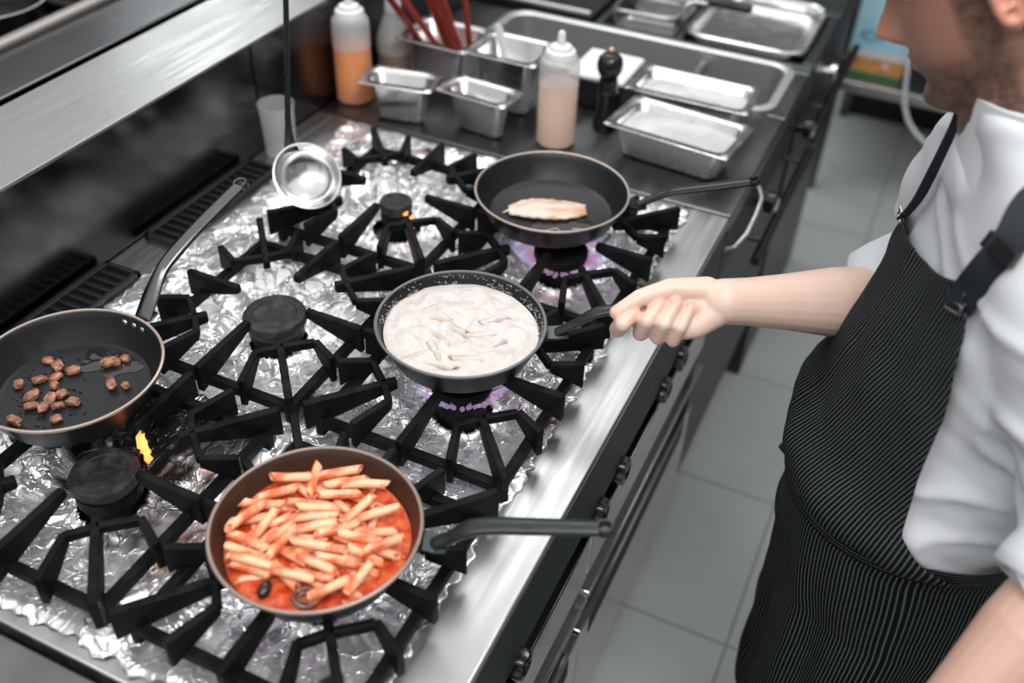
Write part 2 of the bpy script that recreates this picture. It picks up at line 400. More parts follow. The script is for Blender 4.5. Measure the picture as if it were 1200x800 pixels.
# ------------------------------------------------------------------ camera
cam = bpy.data.cameras.new('camera'); co = bpy.data.objects.new('camera', cam); COL.objects.link(co)
r_ = Vector((.905408, .423341, .0319)); u_ = Vector((-.292908, .56852, .768759)); f_ = Vector((-.307312, .705384, -.638743))
mw = Matrix((r_, u_, -f_)).transposed().to_4x4(); mw.translation = (.243, 0, 1.78)
co.matrix_world = mw
cam.sensor_width = 36; cam.sensor_fit = 'HORIZONTAL'; cam.lens = 1165 / 1200 * 36; cam.clip_start = .02
cam.dof.use_dof = True; cam.dof.focus_distance = 1.24; cam.dof.aperture_fstop = 2.3
SC.camera = co
SC.view_settings.view_transform = 'Standard'; SC.view_settings.look = 'None'; SC.view_settings.gamma = 1
SC.view_settings.use_curve_mapping = False; SC.view_settings.exposure = .12
# ================================================================== setting
ZT = .88            # top of the cooking line
tag(MB().box(-4.6, 2.2, -1.6, 4.2, -.05, 0).build('floor', 'tiles', smooth=False), kind='structure')
tag(MB().box(2.2, 2.35, -1.6, 4.35, 0, 2.9).build('wall_right', 'plaster', smooth=False), kind='structure')  # unseen, added to block low sky light and darken the far floor
tag(MB().box(-4.6, 2.2, 4.2, 4.35, 0, 2.9).build('wall_back', 'plaster', smooth=False), kind='structure')  # unseen, added close by for dark reflections and a darker far floor
tag(MB().box(-4.75, -4.6, -1.6, 4.35, 0, 2.9).build('wall_left', 'plaster', smooth=False), kind='structure')  # unseen, added to give the steel something dark to reflect

# ================================================================== the six-burner range
rg = thing('gas_range', 'long steel six-burner gas range lined with foil, under the four frying pans in use', 'range', (-.4, .9, 0))
OFF = Vector((-.4, .9, 0))
def sub(mb):          # world coordinates -> coordinates of the range
    mb.v = [(x - OFF.x, y - OFF.y, z - OFF.z) for x, y, z in mb.v]; return mb
Y0, Y1 = .338, 1.458
b = MB(); b.box(-.82, -.03, Y0 + .005, Y1 - .003, .12, .835)
sub(b).build('body', 'grey_dark', rg, False)
b = MB()              # top frame: front, rear, near, far strips around the burner wells
b.box(-.078, 0, Y0, Y1, .8665, ZT); b.box(-.8225, -.735, Y0, Y1, .84, ZT)
b.box(-.735, -.078, Y0, .362, .84, ZT); b.box(-.735, -.078, 1.425, Y1, .84, ZT)
sub(b).build('top_frame', 'steel_strip', rg, True, .003)
sub(MB().box(-.735, -.078, .362, 1.425, .836, .842)).build('drip_tray', 'steel_dark', rg, False)
sub(MB().box(-.03, -.001, Y0, Y1, .745, .866)).build('front_fascia', 'fascia', rg, True, .002)
sub(MB().box(-.06, -.03, Y0, Y1, .695, .745)).build('control_panel', 'black_paint', rg, False)
# oven doors: polished fronts with the grip's shade set in as a dark block
def oven_door(y0, y1):
    d = MB(); d.box(-.05, -.002, y0, y1, .60, .693); d.box(-.05, -.002, y0, y1, .20, .455)
    d.box(-.05, -.024, y0, y1, .455, .60)
    o = sub(d).build('oven_door', 'steel_polished', rg, True, .002)
    h = MB(); h.box(-.022, .004, y0, y1, .548, .558); sub(h).build('door_edge', 'chrome', o, True, .002)
    h = MB(); h.box(-.024, -.0015, y0 + .03, y1 - .03, .39, .456); sub(h).build('grip_recess', 'dark', o, True, .01)
oven_door(Y0 + .004, .868); oven_door(.874, Y1 - .004)
sub(MB().box(-.74, -.075, Y0 + .02, Y1 - .02, 0, .12)).build('plinth', 'dark', rg, False)
for y in (.535, .622, .885, .972, 1.165, 1.25):      # scalloped knobs
    k = MB(); n = 48; rings = []
    for x, s in ((-.03, .5), (-.022, .5), (-.02, .86), (-.016, 1.), (.004, 1.), (.009, .9), (.010, .62), (.006, .5), (.006, .02)):
        rings.append([(x, y + (.0205 + .0022 * math.cos(6 * 2 * PI * i / n) * (s > .8)) * s * math.cos(2 * PI * i / n),
                       .728 + (.0205 + .0022 * math.cos(6 * 2 * PI * i / n) * (s > .8)) * s * math.sin(2 * PI * i / n)) for i in range(n)])
    k.loft(rings)
    o = sub(k).build('control_knob', 'black_plastic', rg)
    p = MB(); p.box(.0055, .0085, y - .002, y + .002, .730, .745)
    sub(p).build('pointer', 'chrome', o, False)
    s = MB(); s.tube([(-.03, y, .728), (-.0215, y, .728)], .013, 20); sub(s).build('collar', 'chrome', o)
for y0, y1 in ((.50, .868), (.962, 1.222)):         # slotted vents on the rear ledge
    v = MB(); v.box(-.812, -.750, y0, y1, .8785, .881)
    for x0, x1 in ((-.814, -.806), (-.757, -.749)): v.box(x0, x1, y0 - .006, y1 + .006, .879, .892)
    for yy in (y0 - .006, y1 - .002): v.box(-.814, -.749, yy, yy + .008, .879, .892)
    k = int((y1 - y0) / .0165)
    for i in range(1, k):
        yy = y0 + (y1 - y0) * i / k; v.box(-.806, -.757, yy - .0025, yy + .0025, .879, .890)
    sub(v).build('rear_vent', 'black_paint', rg, True, .001)

# ------------------------------------------------------------------ burners, foil, grates
BX = {'L': -.496, 'R': -.202}; BY = {1: .527, 2: .862, 3: 1.197}
def burner(key, label, cap_r, capmat, dz=0.):
    x, y = BX[key[0]], BY[int(key[1])]
    t = thing('gas_burner', label, 'burner', (x, y, .8426), 0, 'burners of the six-burner range')
    h = .070 + dz
    q = min(1., cap_r / .040); MB().lathe([(.034 * q, 0), (.034 * q, .030), (.0385 * q, .036), (.0385 * q, .052), (.030 * q, h - .02)], n=40).build('burner_base', 'iron', t)
    ports = [(cap_r * .9, h - .022), (cap_r * .93, h - .012), (cap_r, h - .011), (cap_r, h - .003), (cap_r * .96, h), (cap_r * .7, h + .001), (cap_r * .66, h - .001), (.001, h - .0008)]
    MB().lathe(ports, n=56).build('burner_cap', capmat, t)
    return t, h
BUR = {}
for key, lab, r, cm in (('L1', 'burnt black gas burner at the near left, smoking beside an orange flame', .040, 'burnt'),
                        ('L2', 'uncovered gas burner with a wide scratched black cap in the middle of the left row', .0445, 'burnt'),
                        ('L3', 'small round burner with an orange flame at its side, far left near the ladle', .027, 'burnt'),
                        ('R1', 'gas burner hidden under the tomato pasta pan', .042, 'iron'),
                        ('R2', 'lit gas burner with blue flames under the creamy pasta pan', .042, 'iron'),
                        ('R3', 'lit gas burner with pink and blue flames under the fish pan', .042, 'iron')):
    BUR[key] = burner(key, lab, r, cm)
def flame_ring(key, n, r0, r1, hh, seed):
    t, h = BUR[key]; rnd = random.Random(seed); f = MB()
    for i in range(n):
        a = 2 * PI * (i + rnd.uniform(-.2, .2)) / n; l = hh * rnd.uniform(.7, 1.15)
        d = Vector((math.cos(a), math.sin(a), 0)); pts = [d * r0, d * (r0 + .35 * (r1 - r0)) + Vector((0, 0, .25 * l)), d * (r0 + .75 * (r1 - r0)) + Vector((0, 0, .6 * l)), d * r1 + Vector((0, 0, l))]
        f.tube(pts, [.0010, .0034, .0034, .0005], 8)
    o = f.build('flame', 'flame_blue', t); o.location = (0, 0, h - .018); tag(o, 'blue gas flame')
flame_ring('R2', 34, .040, .064, .028, 2); flame_ring('R3', 38, .040, .080, .030, 3); flame_ring('R1', 32, .040, .058, .022, 4)
def flame_tongue(key, loc, tongues, lab):
    t, h = BUR[key]; f = MB()
    for dx, dy, l, r in tongues:
        f.tube([(dx, dy, 0), (dx + .002, dy, .3 * l), (dx - .001, dy + .002, .65 * l), (dx + .003, dy + .003, l)], [r * .5, r, r * .7, .0006], 10)
    o = f.build('flame', 'flame_orange', t)
    o.location = (loc[0] - t.location.x, loc[1] - t.location.y, loc[2] - t.location.z); tag(o, lab)
flame_tongue('L1', (-.484, .577, .905), [(0, 0, .034, .006), (.010, -.004, .026, .005), (.017, -.010, .018, .005), (-.005, .008, .02, .004)], 'orange flame')
flame_tongue('L3', (-.464, 1.172, .897), [(0, 0, .018, .005), (.012, -.004, .016, .0055), (.02, -.01, .009, .004)], 'orange flame')
flame_tongue('R3', (-.215, 1.147, .893), [(0, 0, .02, .004), (-.01, .003, .014, .003)], 'orange flame')

def crumple(X, Y, seed, n=46):
    rng = np.random.default_rng(seed)
    wx = X + .016 * np.sin(Y * 41 + seed) + .009 * np.sin(X * 83 + Y * 57 + 2 * seed); wy = Y + .016 * np.sin(X * 37 - seed) + .009 * np.sin(Y * 91 - X * 63 + seed)
    H = np.zeros_like(X)
    for k in range(n):
        a = rng.uniform(0, PI); d = wx * math.cos(a) + wy * math.sin(a); c = rng.uniform(-.2, .2)
        w = rng.uniform(.012, .06)
        H += rng.choice([-1, 1]) * np.clip(1 - np.abs(d - c) / w, 0, 1) * w * rng.uniform(.07, .24) * (.5 + .5 * np.sin(wx * rng.uniform(10, 40) + wy * rng.uniform(10, 40) + k))
    return H
def foil(key, x0, x1, y0, y1, label, seed, ridge=1., burns=()):
    cx, cy = BX[key[0]], BY[int(key[1])]; st = .0032
    nx, ny = int((x1 - x0) / st), int((y1 - y0) / st)
    X, Y = np.meshgrid(np.linspace(x0, x1, nx), np.linspace(y0, y1, ny), indexing='ij')
    # ragged outline
    rg_ = lambda t, s: .0035 * np.sin(t * 47 + s + 2 * np.sin(t * 19)) + .0025 * np.sin(t * 131 + 2 * s + 2 * np.sin(t * 53 + s)) + .0018 * np.sin(t * 311 + s)
    ex = np.clip((X - x0) / (x1 - x0), 0, 1); ey = np.clip((Y - y0) / (y1 - y0), 0, 1)
    Xr = X + (ex ** 8) * rg_(Y, seed) + ((1 - ex) ** 8) * rg_(Y, seed + 4); Yr = Y + (ey ** 8) * rg_(X, seed + 9) + ((1 - ey) ** 8) * rg_(X, seed + 13)
    r = np.hypot(X - cx, Y - cy); Hf = crumple(X * 2.3 - cx, Y * 2.3 - cy, seed + 77) / 2.6; th = np.arctan2(Y - cy, X - cx)
    H = crumple(X - cx, Y - cy, seed) * .5 + Hf * .8
    pl = np.abs(((th * 17 / (2 * PI) * 2 + np.sin(r * 60) * .25 + seed * .37) % 2) - 1) + .6 * np.abs(((th * 29 / (2 * PI) * 2 + .3 * np.sin(r * 90 + seed)) % 2) - 1)
    H += .0050 * (pl - .8) * np.exp(-((r - .085) / .05) ** 2)
    base = .853 + .034 * np.clip((r - .055) / .115, 0, 1) ** 1.3 + .010 * np.exp(-((r - .036) / .012) ** 2)
    edge = np.minimum(np.minimum(X - x0, x1 - X), np.minimum(Y - y0, y1 - Y))
    fx = np.clip(edge / .03, 0, 1)
    Z = base + np.clip(H, -.012, .016) * (.35 + .65 * fx) * ridge
    Z = np.maximum(Z, np.where((X > -.086) | (X < -.727) | (Y < .372) | (Y > 1.416), ZT + .0016, .8445))
    Z = np.minimum(Z, .8925 + .5 * (np.clip(H, 0, .01)))
    ob = np.minimum(np.minimum(-.070 - X, X + .742), np.minimum(Y - .352, 1.445 - Y)); Z = np.minimum(Z, ZT + .0022 + np.clip(ob, 0, .03) * .5 + .0012 * np.sin(X * 170 + Y * 130 + 3 * np.sin(Y * 60)))
    Z = np.minimum(Z, .8945)
    foot = (np.abs(np.abs(X - cx) - .124) < .013) & (np.abs(np.abs(Y - cy) - .142) < .013); Z = np.where(foot, np.minimum(Z, .8817), Z)
    keep = r > .0385
    idx = -np.ones(X.shape, int); idx[keep] = np.arange(keep.sum())
    V = np.stack([Xr[keep], Yr[keep], Z[keep]], 1)
    F = []
    for i in range(nx - 1):
        for j in range(ny - 1):
            q = (idx[i, j], idx[i + 1, j], idx[i + 1, j + 1], idx[i, j + 1])
            if min(q) >= 0: F.append(q)
    me = bpy.data.meshes.new('aluminium_foil'); me.from_pydata([(p[0] - cx, p[1] - cy, p[2] - .85) for p in V], [], F)
    me.materials.append(MT['foil'])
    bv = np.zeros(len(V))
    for bx, by, br, ba in burns:
        q_ = np.hypot(V[:, 0] - bx, V[:, 1] - by) / br + .45 * nz(V, (38, 38, 38), seed) + .25 * nz(V, (95, 95, 95), seed + 3)
        bv = np.maximum(bv, ba * np.clip((1.05 - q_) / .35, 0, 1))
    attr(me, 'burn', bv)
    o = link('aluminium_foil', me, None, True, angle=180)
    o.location = (cx, cy, .85)
    s = o.modifiers.new('thickness', 'SOLIDIFY'); s.thickness = .0004; s.offset = -1
    return tag(o, label, 'foil', 'foil sheets lining the burner wells')
foil('L1', -.741, -.347, .352, .697, 'crumpled foil sheet around the burnt burner at the near left', 3, burns=((-.520, .610, .105, .95), (-.42, .655, .05, .7), (-.47, .535, .055, .8)))
foil('L2', -.744, -.347, .692, 1.032, 'bright crumpled foil sheet around the uncovered burner in the left row', 5, burns=((-.372, .752, .03, .8),))
foil('L3', -.738, -.347, 1.027, 1.445, 'crumpled foil sheet around the small burner beside the ladle', 8)
foil('R1', -.351, -.070, .352, .697, 'wrinkled foil sheet under the tomato pasta pan', 12, burns=((-.128, .432, .016, .9),))
foil('R2', -.351, -.066, .692, 1.032, 'wrinkled foil sheet under the creamy pasta pan', 15)
foil('R3', -.351, -.068, 1.027, 1.440, 'stained foil sheet under the fish pan', 21, burns=((-.15, 1.105, .018, .8), (-.19, 1.10, .014, .8), (-.235, 1.115, .012, .8)))

# cast iron grates: low frame, four straight fingers, four corner prongs
GZ = .94 - .842
def blade(mb, a, b, t, z0a, z0b, z1a=GZ, z1b=GZ):
    a = Vector((a[0], a[1], 0)); b = Vector((b[0], b[1], 0)); d = (b - a).normalized(); n = Vector((-d.y, d.x, 0)) * t / 2
    vs = [a - n + Vector((0, 0, z0a)), b - n + Vector((0, 0, z0b)), b + n + Vector((0, 0, z0b)), a + n + Vector((0, 0, z0a)),
          a - n + Vector((0, 0, z1a)), b - n + Vector((0, 0, z1b)), b + n + Vector((0, 0, z1b)), a + n + Vector((0, 0, z1a))]
    mb.add(vs, [(0, 3, 2, 1), (4, 5, 6, 7), (0, 1, 5, 4), (1, 2, 6, 5), (2, 3, 7, 6), (3, 0, 4, 7)])
def make_grate(label):
    t = thing('burner_grate', label, 'grate', (0, 0, .842), 0, 'cast iron grates of the range')
    hx, hy, w = .124, .142, .006; lo, hi = .054, .068
    f = MB()
    for sx in (-1, 1): f.box(sx * hx - w, sx * hx + w, -hy - w, hy + w, lo, hi)
    for sy in (-1, 1): f.box(-hx + w, hx - w, sy * hy - w, sy * hy + w, lo, hi)
    for sx in (-1, 1):
        for sy in (-1, 1): f.box(sx * hx - w, sx * hx + w, sy * hy - w, sy * hy + w, .040, lo)
    f.build('frame', 'iron', t, True, .0015)
    for a, b_ in (((.056, 0), (.144, 0)), ((-.056, 0), (-.144, 0)), ((0, .056), (0, .163)), ((0, -.056), (0, -.163))):
        m = MB(); blade(m, a, b_, .0105, GZ - .012, lo + .002); m.build('finger', 'iron', t, True, .002)
    for sx in (-1, 1):
        for sy in (-1, 1):
            m = MB(); S = lambda p: (p[0] * sx, p[1] * sy)
            blade(m, S((.058, .067)), S((.137, .158)), .0105, GZ - .014, lo + .002)
            blade(m, S((.047, .104)), S((.068, .080)), .009, GZ - .012, GZ - .012); blade(m, S((.068, .080)), S((.103, .050)), .009, GZ - .012, GZ - .012)
            blade(m, S((.047, .102)), S((.066, .160)), .0095, GZ - .014, lo + .002); blade(m, S((.103, .049)), S((.143, .070)), .0095, GZ - .014, lo + .002)
            m.build('corner_prong', 'iron', t, True, .0018)
    return t
GL = {'L1': 'black cast iron grate at the near left, half under the pan of browned cubes',
      'L2': 'bare black cast iron grate around the wide uncovered burner cap',
      'L3': 'black cast iron grate at the far left around the small burner behind the ladle',
      'R1': 'black cast iron grate carrying the tomato pasta pan',
      'R2': 'black cast iron grate carrying the creamy pasta pan',
      'R3': 'black cast iron grate carrying the fish pan'}
g0 = make_grate(GL['L1']); g0.location = (BX['L'], BY[1], .842)
for k in ('L2', 'L3', 'R1', 'R2', 'R3'): dup(g0, (BX[k[0]], BY[int(k[1])], .842), 0, GL[k])

# ================================================================== rear shelf, neighbours
sh = thing('back_shelf', 'raised steel shelf with glossy splashback along the rear of the range', 'shelf', (-.91, 1.2, ZT))
SO = (-.91, 1.2, ZT)
def rel(mb, o): mb.v = [(x - o[0], y - o[1], z - o[2]) for x, y, z in mb.v]; return mb
rel(MB().box(-1.003, -.823, -.3, 2.75, 1.075, 1.080), SO).build('shelf_top', 'steel', sh, True, .001)
for y0, y1 in ((-.3, .36), (.364, 1.284), (1.288, 2.75)):
    rel(MB().box(-1.0, -.824, y0, y1, .40, 1.0745), SO).build('splashback_panel', 'steel_back', sh, True, .002)

def rel_thing(name, label, cat, o, parts, group=None):
    t = thing(name, label, cat, o, 0, group)
    for nm, mb, m, bev in parts: rel(mb, o).build(nm, m, t, True, bev)
    return t
# worn counter on the near side of the range
rel_thing('side_counter', 'dark worn steel counter adjoining the near end of the range', 'counter', (-.4, -.1, 0),
          [('top', MB().box(-.8225, 0, -.6, .330, .84, .876), 'steel_worn', .003), ('cabinet', MB().box(-.82, -.03, -.6, .328, .10, .84), 'grey_dark', 0), ('kick', MB().box(-.78, -.09, -.6, .32, 0, .10), 'dark', 0)])
# far half of the line: dark worktop with a well, fryer and hot plate
WX0, WX1, WY0, WY1 = -.69, -.04, 1.865, 2.095
wk = thing('worktop_unit', 'dark steel worktop unit beyond the burners, holding the metal food pans and bottles', 'counter', (-.4, 2.1, 0))
WO = (-.4, 2.1, 0)
b = MB(); b.box(-.8225, 0, 1.464, WY0, .845, ZT); b.box(-.8225, WX0, WY0, WY1, .845, ZT); b.box(WX1, 0, WY0, WY1, .845, ZT); b.box(-.8225, 0, WY1, 2.115, .845, ZT)
rel(b, WO).build('worktop', 'steel_top', wk, True, .003)
b = MB()
ring = lambda g, z, r: rrect(WX1 - WX0 + 2 * g, WY1 - WY0 + 2 * g, r, z, 8, ((WX0 + WX1) / 2, (WY0 + WY1) / 2))
b.loft([ring(.012, .8805, .05), ring(.012, .888, .05), ring(0, .890, .045), ring(-.006, .886, .042), ring(-.010, .70, .04), ring(-.02, .69, .03)], True, False, True)
rel(b, WO).build('well', 'well_steel', wk)
rel(MB().box(-.235, -.222, WY0 + .012, WY1 - .012, .70, .868), WO).build('well_divider', 'steel', wk, True, .002)
rel(MB().box(-.82, -.03, 1.466, 2.115, .12, .69), WO).build('cabinet', 'grey_dark', wk, False)
rel(MB().box(-.03, -.001, 1.464, 2.115, .745, .845), WO).build('front_fascia', 'fascia', wk, True, .002)
rel(MB().box(-.06, -.01, 1.464, 2.115, .20, .735), WO).build('door_panel', 'grey_dark', wk, True, .002)
for y in (1.72, 2.06):
    k = MB(); k.lathe([(.012, 0), (.012, .02), (.021, .022), (.022, .038), (.016, .042)], (-.004, y, .775), 24, (1, 0, 0)); rel(k, WO).build('control_knob', 'black_plastic', wk)
    k = MB(); k.lathe([(.016, 0), (.013, .003)], (.0382, y, .775), 24, (1, 0, 0)); rel(k, WO).build('knob_badge', 'chrome', wk)
rel(MB().tube([(-.006, 1.472, .805), (.014, 1.476, .815), (.026, 1.495, .835), (.030, 1.53, .852), (.028, 1.575, .862), (.016, 1.605, .864), (-.006, 1.612, .864)], .005, 12), WO).build('bar_handle', 'steel', wk)
rel(MB().tube([(.035, 1.62, .70), (.035, 2.11, .70)], .010, 12), WO).build('front_rail', 'black_paint', wk)
for y in (1.70, 2.05): rel(MB().tube([(-.012, y, .70), (.035, y, .70)], .006, 10), WO).build('rail_bracket', 'steel_dark', wk)
rel(MB().box(-.76, -.08, 1.47, 2.11, 0, .12), WO).build('plinth', 'dark', wk, False)

fr = thing('fryer', 'deep fryer with black front at the far end of the cooking line', 'fryer', (-.2, 2.4, 0)); FO = (-.2, 2.4, 0)
b = MB(); b.box(-.51, 0, 2.119, 2.140, .80, .882); b.box(-.51, 0, 2.46, 2.75, .80, .882); b.box(-.51, -.495, 2.140, 2.46, .80, .882); b.box(-.028, 0, 2.140, 2.46, .80, .882); b.box(-.315, -.300, 2.14, 2.46, .80, .882)
rel(b, FO).build('top', 'steel_dark', fr, True, .004)
b = MB(); rr = lambda g, z: rrect(.262 + 2 * g, .315 + 2 * g, .05, z, 6, (-.165, 2.300))
b.loft([rr(.004, .883), rr(.006, .896), rr(0, .899), rr(-.006, .892), rr(-.012, .872), rr(-.03, .868)], True, False, True)
rel(b, FO).build('drain_tray', 'bin_steel', fr)
rel(MB().box(-.494, -.316, 2.141, 2.459, .805, .84), FO).build('oil_tank', 'black_plastic', fr, False)
rel(MB().box(-.51, -.004, 2.119, 2.75, 0, .80), FO).build('cabinet', 'black_paint', fr, False)
rel(MB().tube([(.03, 2.13, .72), (.03, 2.7, .72)], .010, 12), FO).build('front_rail', 'black_paint', fr)
for y in (2.3, 2.62): rel(MB().tube([(-.006, y, .72), (.03, y, .72)], .006, 10), FO).build('rail_bracket', 'steel_dark', fr)
k = MB(); k.lathe([(.012, 0), (.012, .02), (.021, .022), (.022, .034), (.016, .038)], (-.004, 2.32, .80), 24, (1, 0, 0)); rel(k, FO).build('control_knob', 'chrome', fr)

def basket(x, y, label, rz):
    t = thing('fry_basket', label, 'basket', (x, y, .862), rz, 'fryer baskets')
    b = MB(); W, D, H = .10, .15, .05
    r0 = rrect(W, D, .025, H, 5); b.tube([Vector(p) for p in r0], .0028, 8, close=True)
    b.tube([Vector(p) for p in rrect(W * .9, D * .9, .02, 0, 5)], .002, 6, close=True)
    for i in range(9):
        xx = -W * .42 + W * .84 * i / 8; b.tube([(xx, -D / 2, H), (xx * .9, -D * .45, 0), (xx * .9, D * .45, 0), (xx, D / 2, H)], .0011, 5)
    for i in range(13):
        yy = -D * .44 + D * .88 * i / 12; b.tube([(-W / 2, yy, H), (-W * .45, yy * .9, 0), (W * .45, yy * .9, 0), (W / 2, yy, H)], .0011, 5)
    b.build('wire_basket', 'chrome', t)
    h = MB(); h.tube([(-.03, -D / 2, H), (-.022, -D / 2 - .015, H + .03), (-.012, -D / 2 - .03, H + .035), (-.008, -D / 2 - .06, H + .035)], .003, 8); h.tube([(.03, -D / 2, H), (.022, -D / 2 - .015, H + .03), (.012, -D / 2 - .03, H + .035), (.008, -D / 2 - .06, H + .035)], .003, 8)
    h.build('handle_wire', 'chrome', t)
    MB().tube([(0, -D / 2 - .04, H + .035), (0, -D / 2 - .06, H + .036), (0, -D / 2 - .15, H + .036), (0, -D / 2 - .16, H + .035)], [.008, .010, .011, .007], 14).build('grip', 'handle_black', t)
    return t
basket(-.405, 2.205, 'wire fryer basket with black grip, next to the steel well', 1.62)
basket(-.405, 2.345, 'wire fryer basket with black grip, the farther of two at the top of the photo', 1.50)
hp = thing('hot_plate', 'black flat hot plate at the far left behind the steel well', 'griddle', (-.61, 2.4, 0)); HO = (-.61, 2.4, 0)
rel(MB().box(-.8225, -.514, 2.119, 2.75, 0, .87), HO).build('cabinet', 'grey_dark', hp, False)
rel(MB().box(-.815, -.520, 2.130, 2.74, .87, .893), HO).build('plate', 'black_paint', hp, True, .006)
b = MB(); b.tube([(-.81, 2.127, .90), (-.52, 2.127, .90)], .007, 12); rel(b, HO).build('front_lip', 'steel', hp)
# opposite cooking line behind the shelf
op = thing('opposite_range', 'dark range on the far side of the shelf, with a rolled steel front edge', 'range', (-1.45, 1.2, 0)); OO = (-1.45, 1.2, 0)
rel(MB().box(-1.245, -1.085, -.3, 2.75, 0, 1.045), OO).build('rear_curb', 'steel_back', op, True, .004)
b = MB(); b.tube([(-1.232, -.3, 1.045), (-1.232, 2.75, 1.045)], .016, 16); rel(b, OO).build('rolled_edge', 'steel_dull', op)
rel(MB().box(-2.0, -1.247, -.3, 2.75, 0, .90), OO).build('body', 'grey_dark', op, False)
rel(MB().box(-1.98, -1.26, -.3, 2.74, .90, .93), OO).build('cooktop', 'black_paint', op, True, .004)
b = MB()
for i in range(24):
    y = .4 + i * .09; b.box(-1.95, -1.30, y, y + .014, .93, .955)
for x in (-1.92, -1.62, -1.33): b.box(x, x + .014, .35, 2.6, .931, .950)
rel(b, OO).build('pan_support', 'iron', op, True, .002)

# ================================================================== pans
def make_pan(name, label, c, R, H, ang, inner, rim, hpts, hmat, bracket='steel', rivets=True, depth=None):
    """c = centre under the base; hpts = handle centreline in (radius, height) from the pan centre, with (half width, half thickness)"""
    t = thing(name, label, 'pan', c, ang)
    rb = R * .77
    b = MB(); b.lathe([(.001, 0), (rb, 0), (rb + .006, .002), (R * .90, H * .45), (R * .975, H * .85), (R, H), (R - .0012, H + .0006), (R - .0030, H - .001),
                       (R * .945, H * .80), (R * .87, H * .42), (rb + .003, .0062), (rb - .003, .0045), (.001, .0042)], n=96, cap0=False, cap1=False)
    nf = 96; b.mi = [0] * (nf * 6) + [1] * (nf * 6)
    b.build('body', ['pan_outside', inner], t)
    MB().tube([((R - .0012) * math.cos(2 * PI * i / 96), (R - .0012) * math.sin(2 * PI * i / 96), H) for i in range(96)], .0021, 8, close=True).build('rim', rim, t)
    h = MB()
    pts = [(r, 0, z) for r, z, w, th in hpts]; ws = [(w, th) for r, z, w, th in hpts]
    # densify with smooth interpolation
    P2, W2 = [], []
    for k in range(len(pts) - 1):
        p0, p1, p2, p3 = (Vector(pts[max(k - 1, 0)]), Vector(pts[k]), Vector(pts[k + 1]), Vector(pts[min(k + 2, len(pts) - 1)]))
        for j in range(6):
            u = j / 6; P2.append(.5 * ((2 * p1) + (p2 - p0) * u + (2 * p0 - 5 * p1 + 4 * p2 - p3) * u * u + (3 * p1 - p0 - 3 * p2 + p3) * u ** 3))
            W2.append(tuple(ws[k][q] * (1 - u) + ws[k + 1][q] * u for q in (0, 1)))
    P2.append(Vector(pts[-1])); W2.append(ws[-1])
    h.tube(P2, W2, 16)
    e, d = Vector(pts[-1]), (Vector(pts[-1]) - Vector(P2[-4])).normalized()
    w = ws[-1][0]; ctr = e + d * (w * .62); s = Vector((0, 1, 0)); nn = d.cross(s)
    h.tube([ctr + (d * math.cos(2 * PI * i / 24) + s * math.sin(2 * PI * i / 24)) * (w * .80) for i in range(24)], [(w * .28, ws[-1][1] * .95)] * 24, 10, close=True, up=nn)
    ho = h.build('handle', hmat, t, True, angle=50)
    br = MB()
    r0, z0 = hpts[0][0], hpts[0][1]
    br.ribbon([(R * .962, 0, H * .62), (R * .985 + .003, 0, H * .74), (r0 + .004, 0, z0), (r0 + .016, 0, z0 + .004)], .013, .0016, [(0, 1, 0)] * 4)
    br.build('bracket', bracket, ho)
    if rivets:
        for yy in (-.016, 0, .016):
            v = MB(); cc = Vector(((R * .955) * math.cos(yy / R), (R * .955) * math.sin(yy / R), H * .73)); v.sphere(cc, .0056, 14, 8, (.6, 1, 1)); v.build('rivet', 'steel', t)
    return t
PZ = .9412; H = .0435
make_pan('frying_pan', 'brown-lined frying pan full of penne in tomato sauce, nearest on the right row', (-.194, .524, PZ), .1085, H, math.radians(20.3), 'nonstick_brown', 'rim_brown',
         [(.118, .028, .008, .004), (.135, .038, .009, .0045), (.155, .056, .0115, .0055), (.18, .064, .011, .0055), (.22, .068, .0105, .0055), (.285, .074, .0095, .005)], 'handle', 'steel_dark', False)
make_pan('frying_pan', 'frying pan of creamy white pasta whose handle the cook holds', (-.215, .885, PZ), .1100, H, math.radians(21.9), 'nonstick', 'rim_grey',
         [(.122, .034, .008, .004), (.145, .050, .009, .0045), (.170, .070, .010, .005), (.20, .078, .0095, .0055), (.25, .083, .0095, .006), (.305, .090, .009, .005)], 'handle', 'steel_dark', False)
make_pan('frying_pan', 'black frying pan with one piece of fish, at the far end of the right row', (-.239, 1.237, PZ), .1190, H, math.radians(18), 'nonstick', 'rim_tan',
         [(.130, .030, .008, .004), (.150, .042, .009, .0045), (.178, .058, .010, .005), (.20, .064, .010, .0055), (.25, .076, .010, .006), (.293, .088, .0095, .005)], 'handle_black', 'handle_black', False)
make_pan('frying_pan', 'black frying pan with browned cubes, cut by the left edge of the photo', (-.591, .593, PZ), .1110, H, math.radians(86.5), 'nonstick', 'rim_tan',
         [(.120, .034, .013, .0035), (.140, .056, .013, .004), (.165, .080, .010, .005), (.19, .092, .0105, .006), (.25, .109, .0105, .006), (.322, .125, .010, .005)], 'handle_shiny', 'chrome', True)
make_pan('frying_pan', 'black frying pan standing on the opposite range at the upper left corner', (-1.522, 1.343, .9555), .120, .05, math.radians(150), 'pan_outside', 'chrome',
         [(.125, .036, .008, .004), (.15, .056, .010, .005), (.18, .066, .010, .005), (.25, .075, .010, .005), (.32, .085, .009, .005)], 'handle_black', 'steel_dark', False)

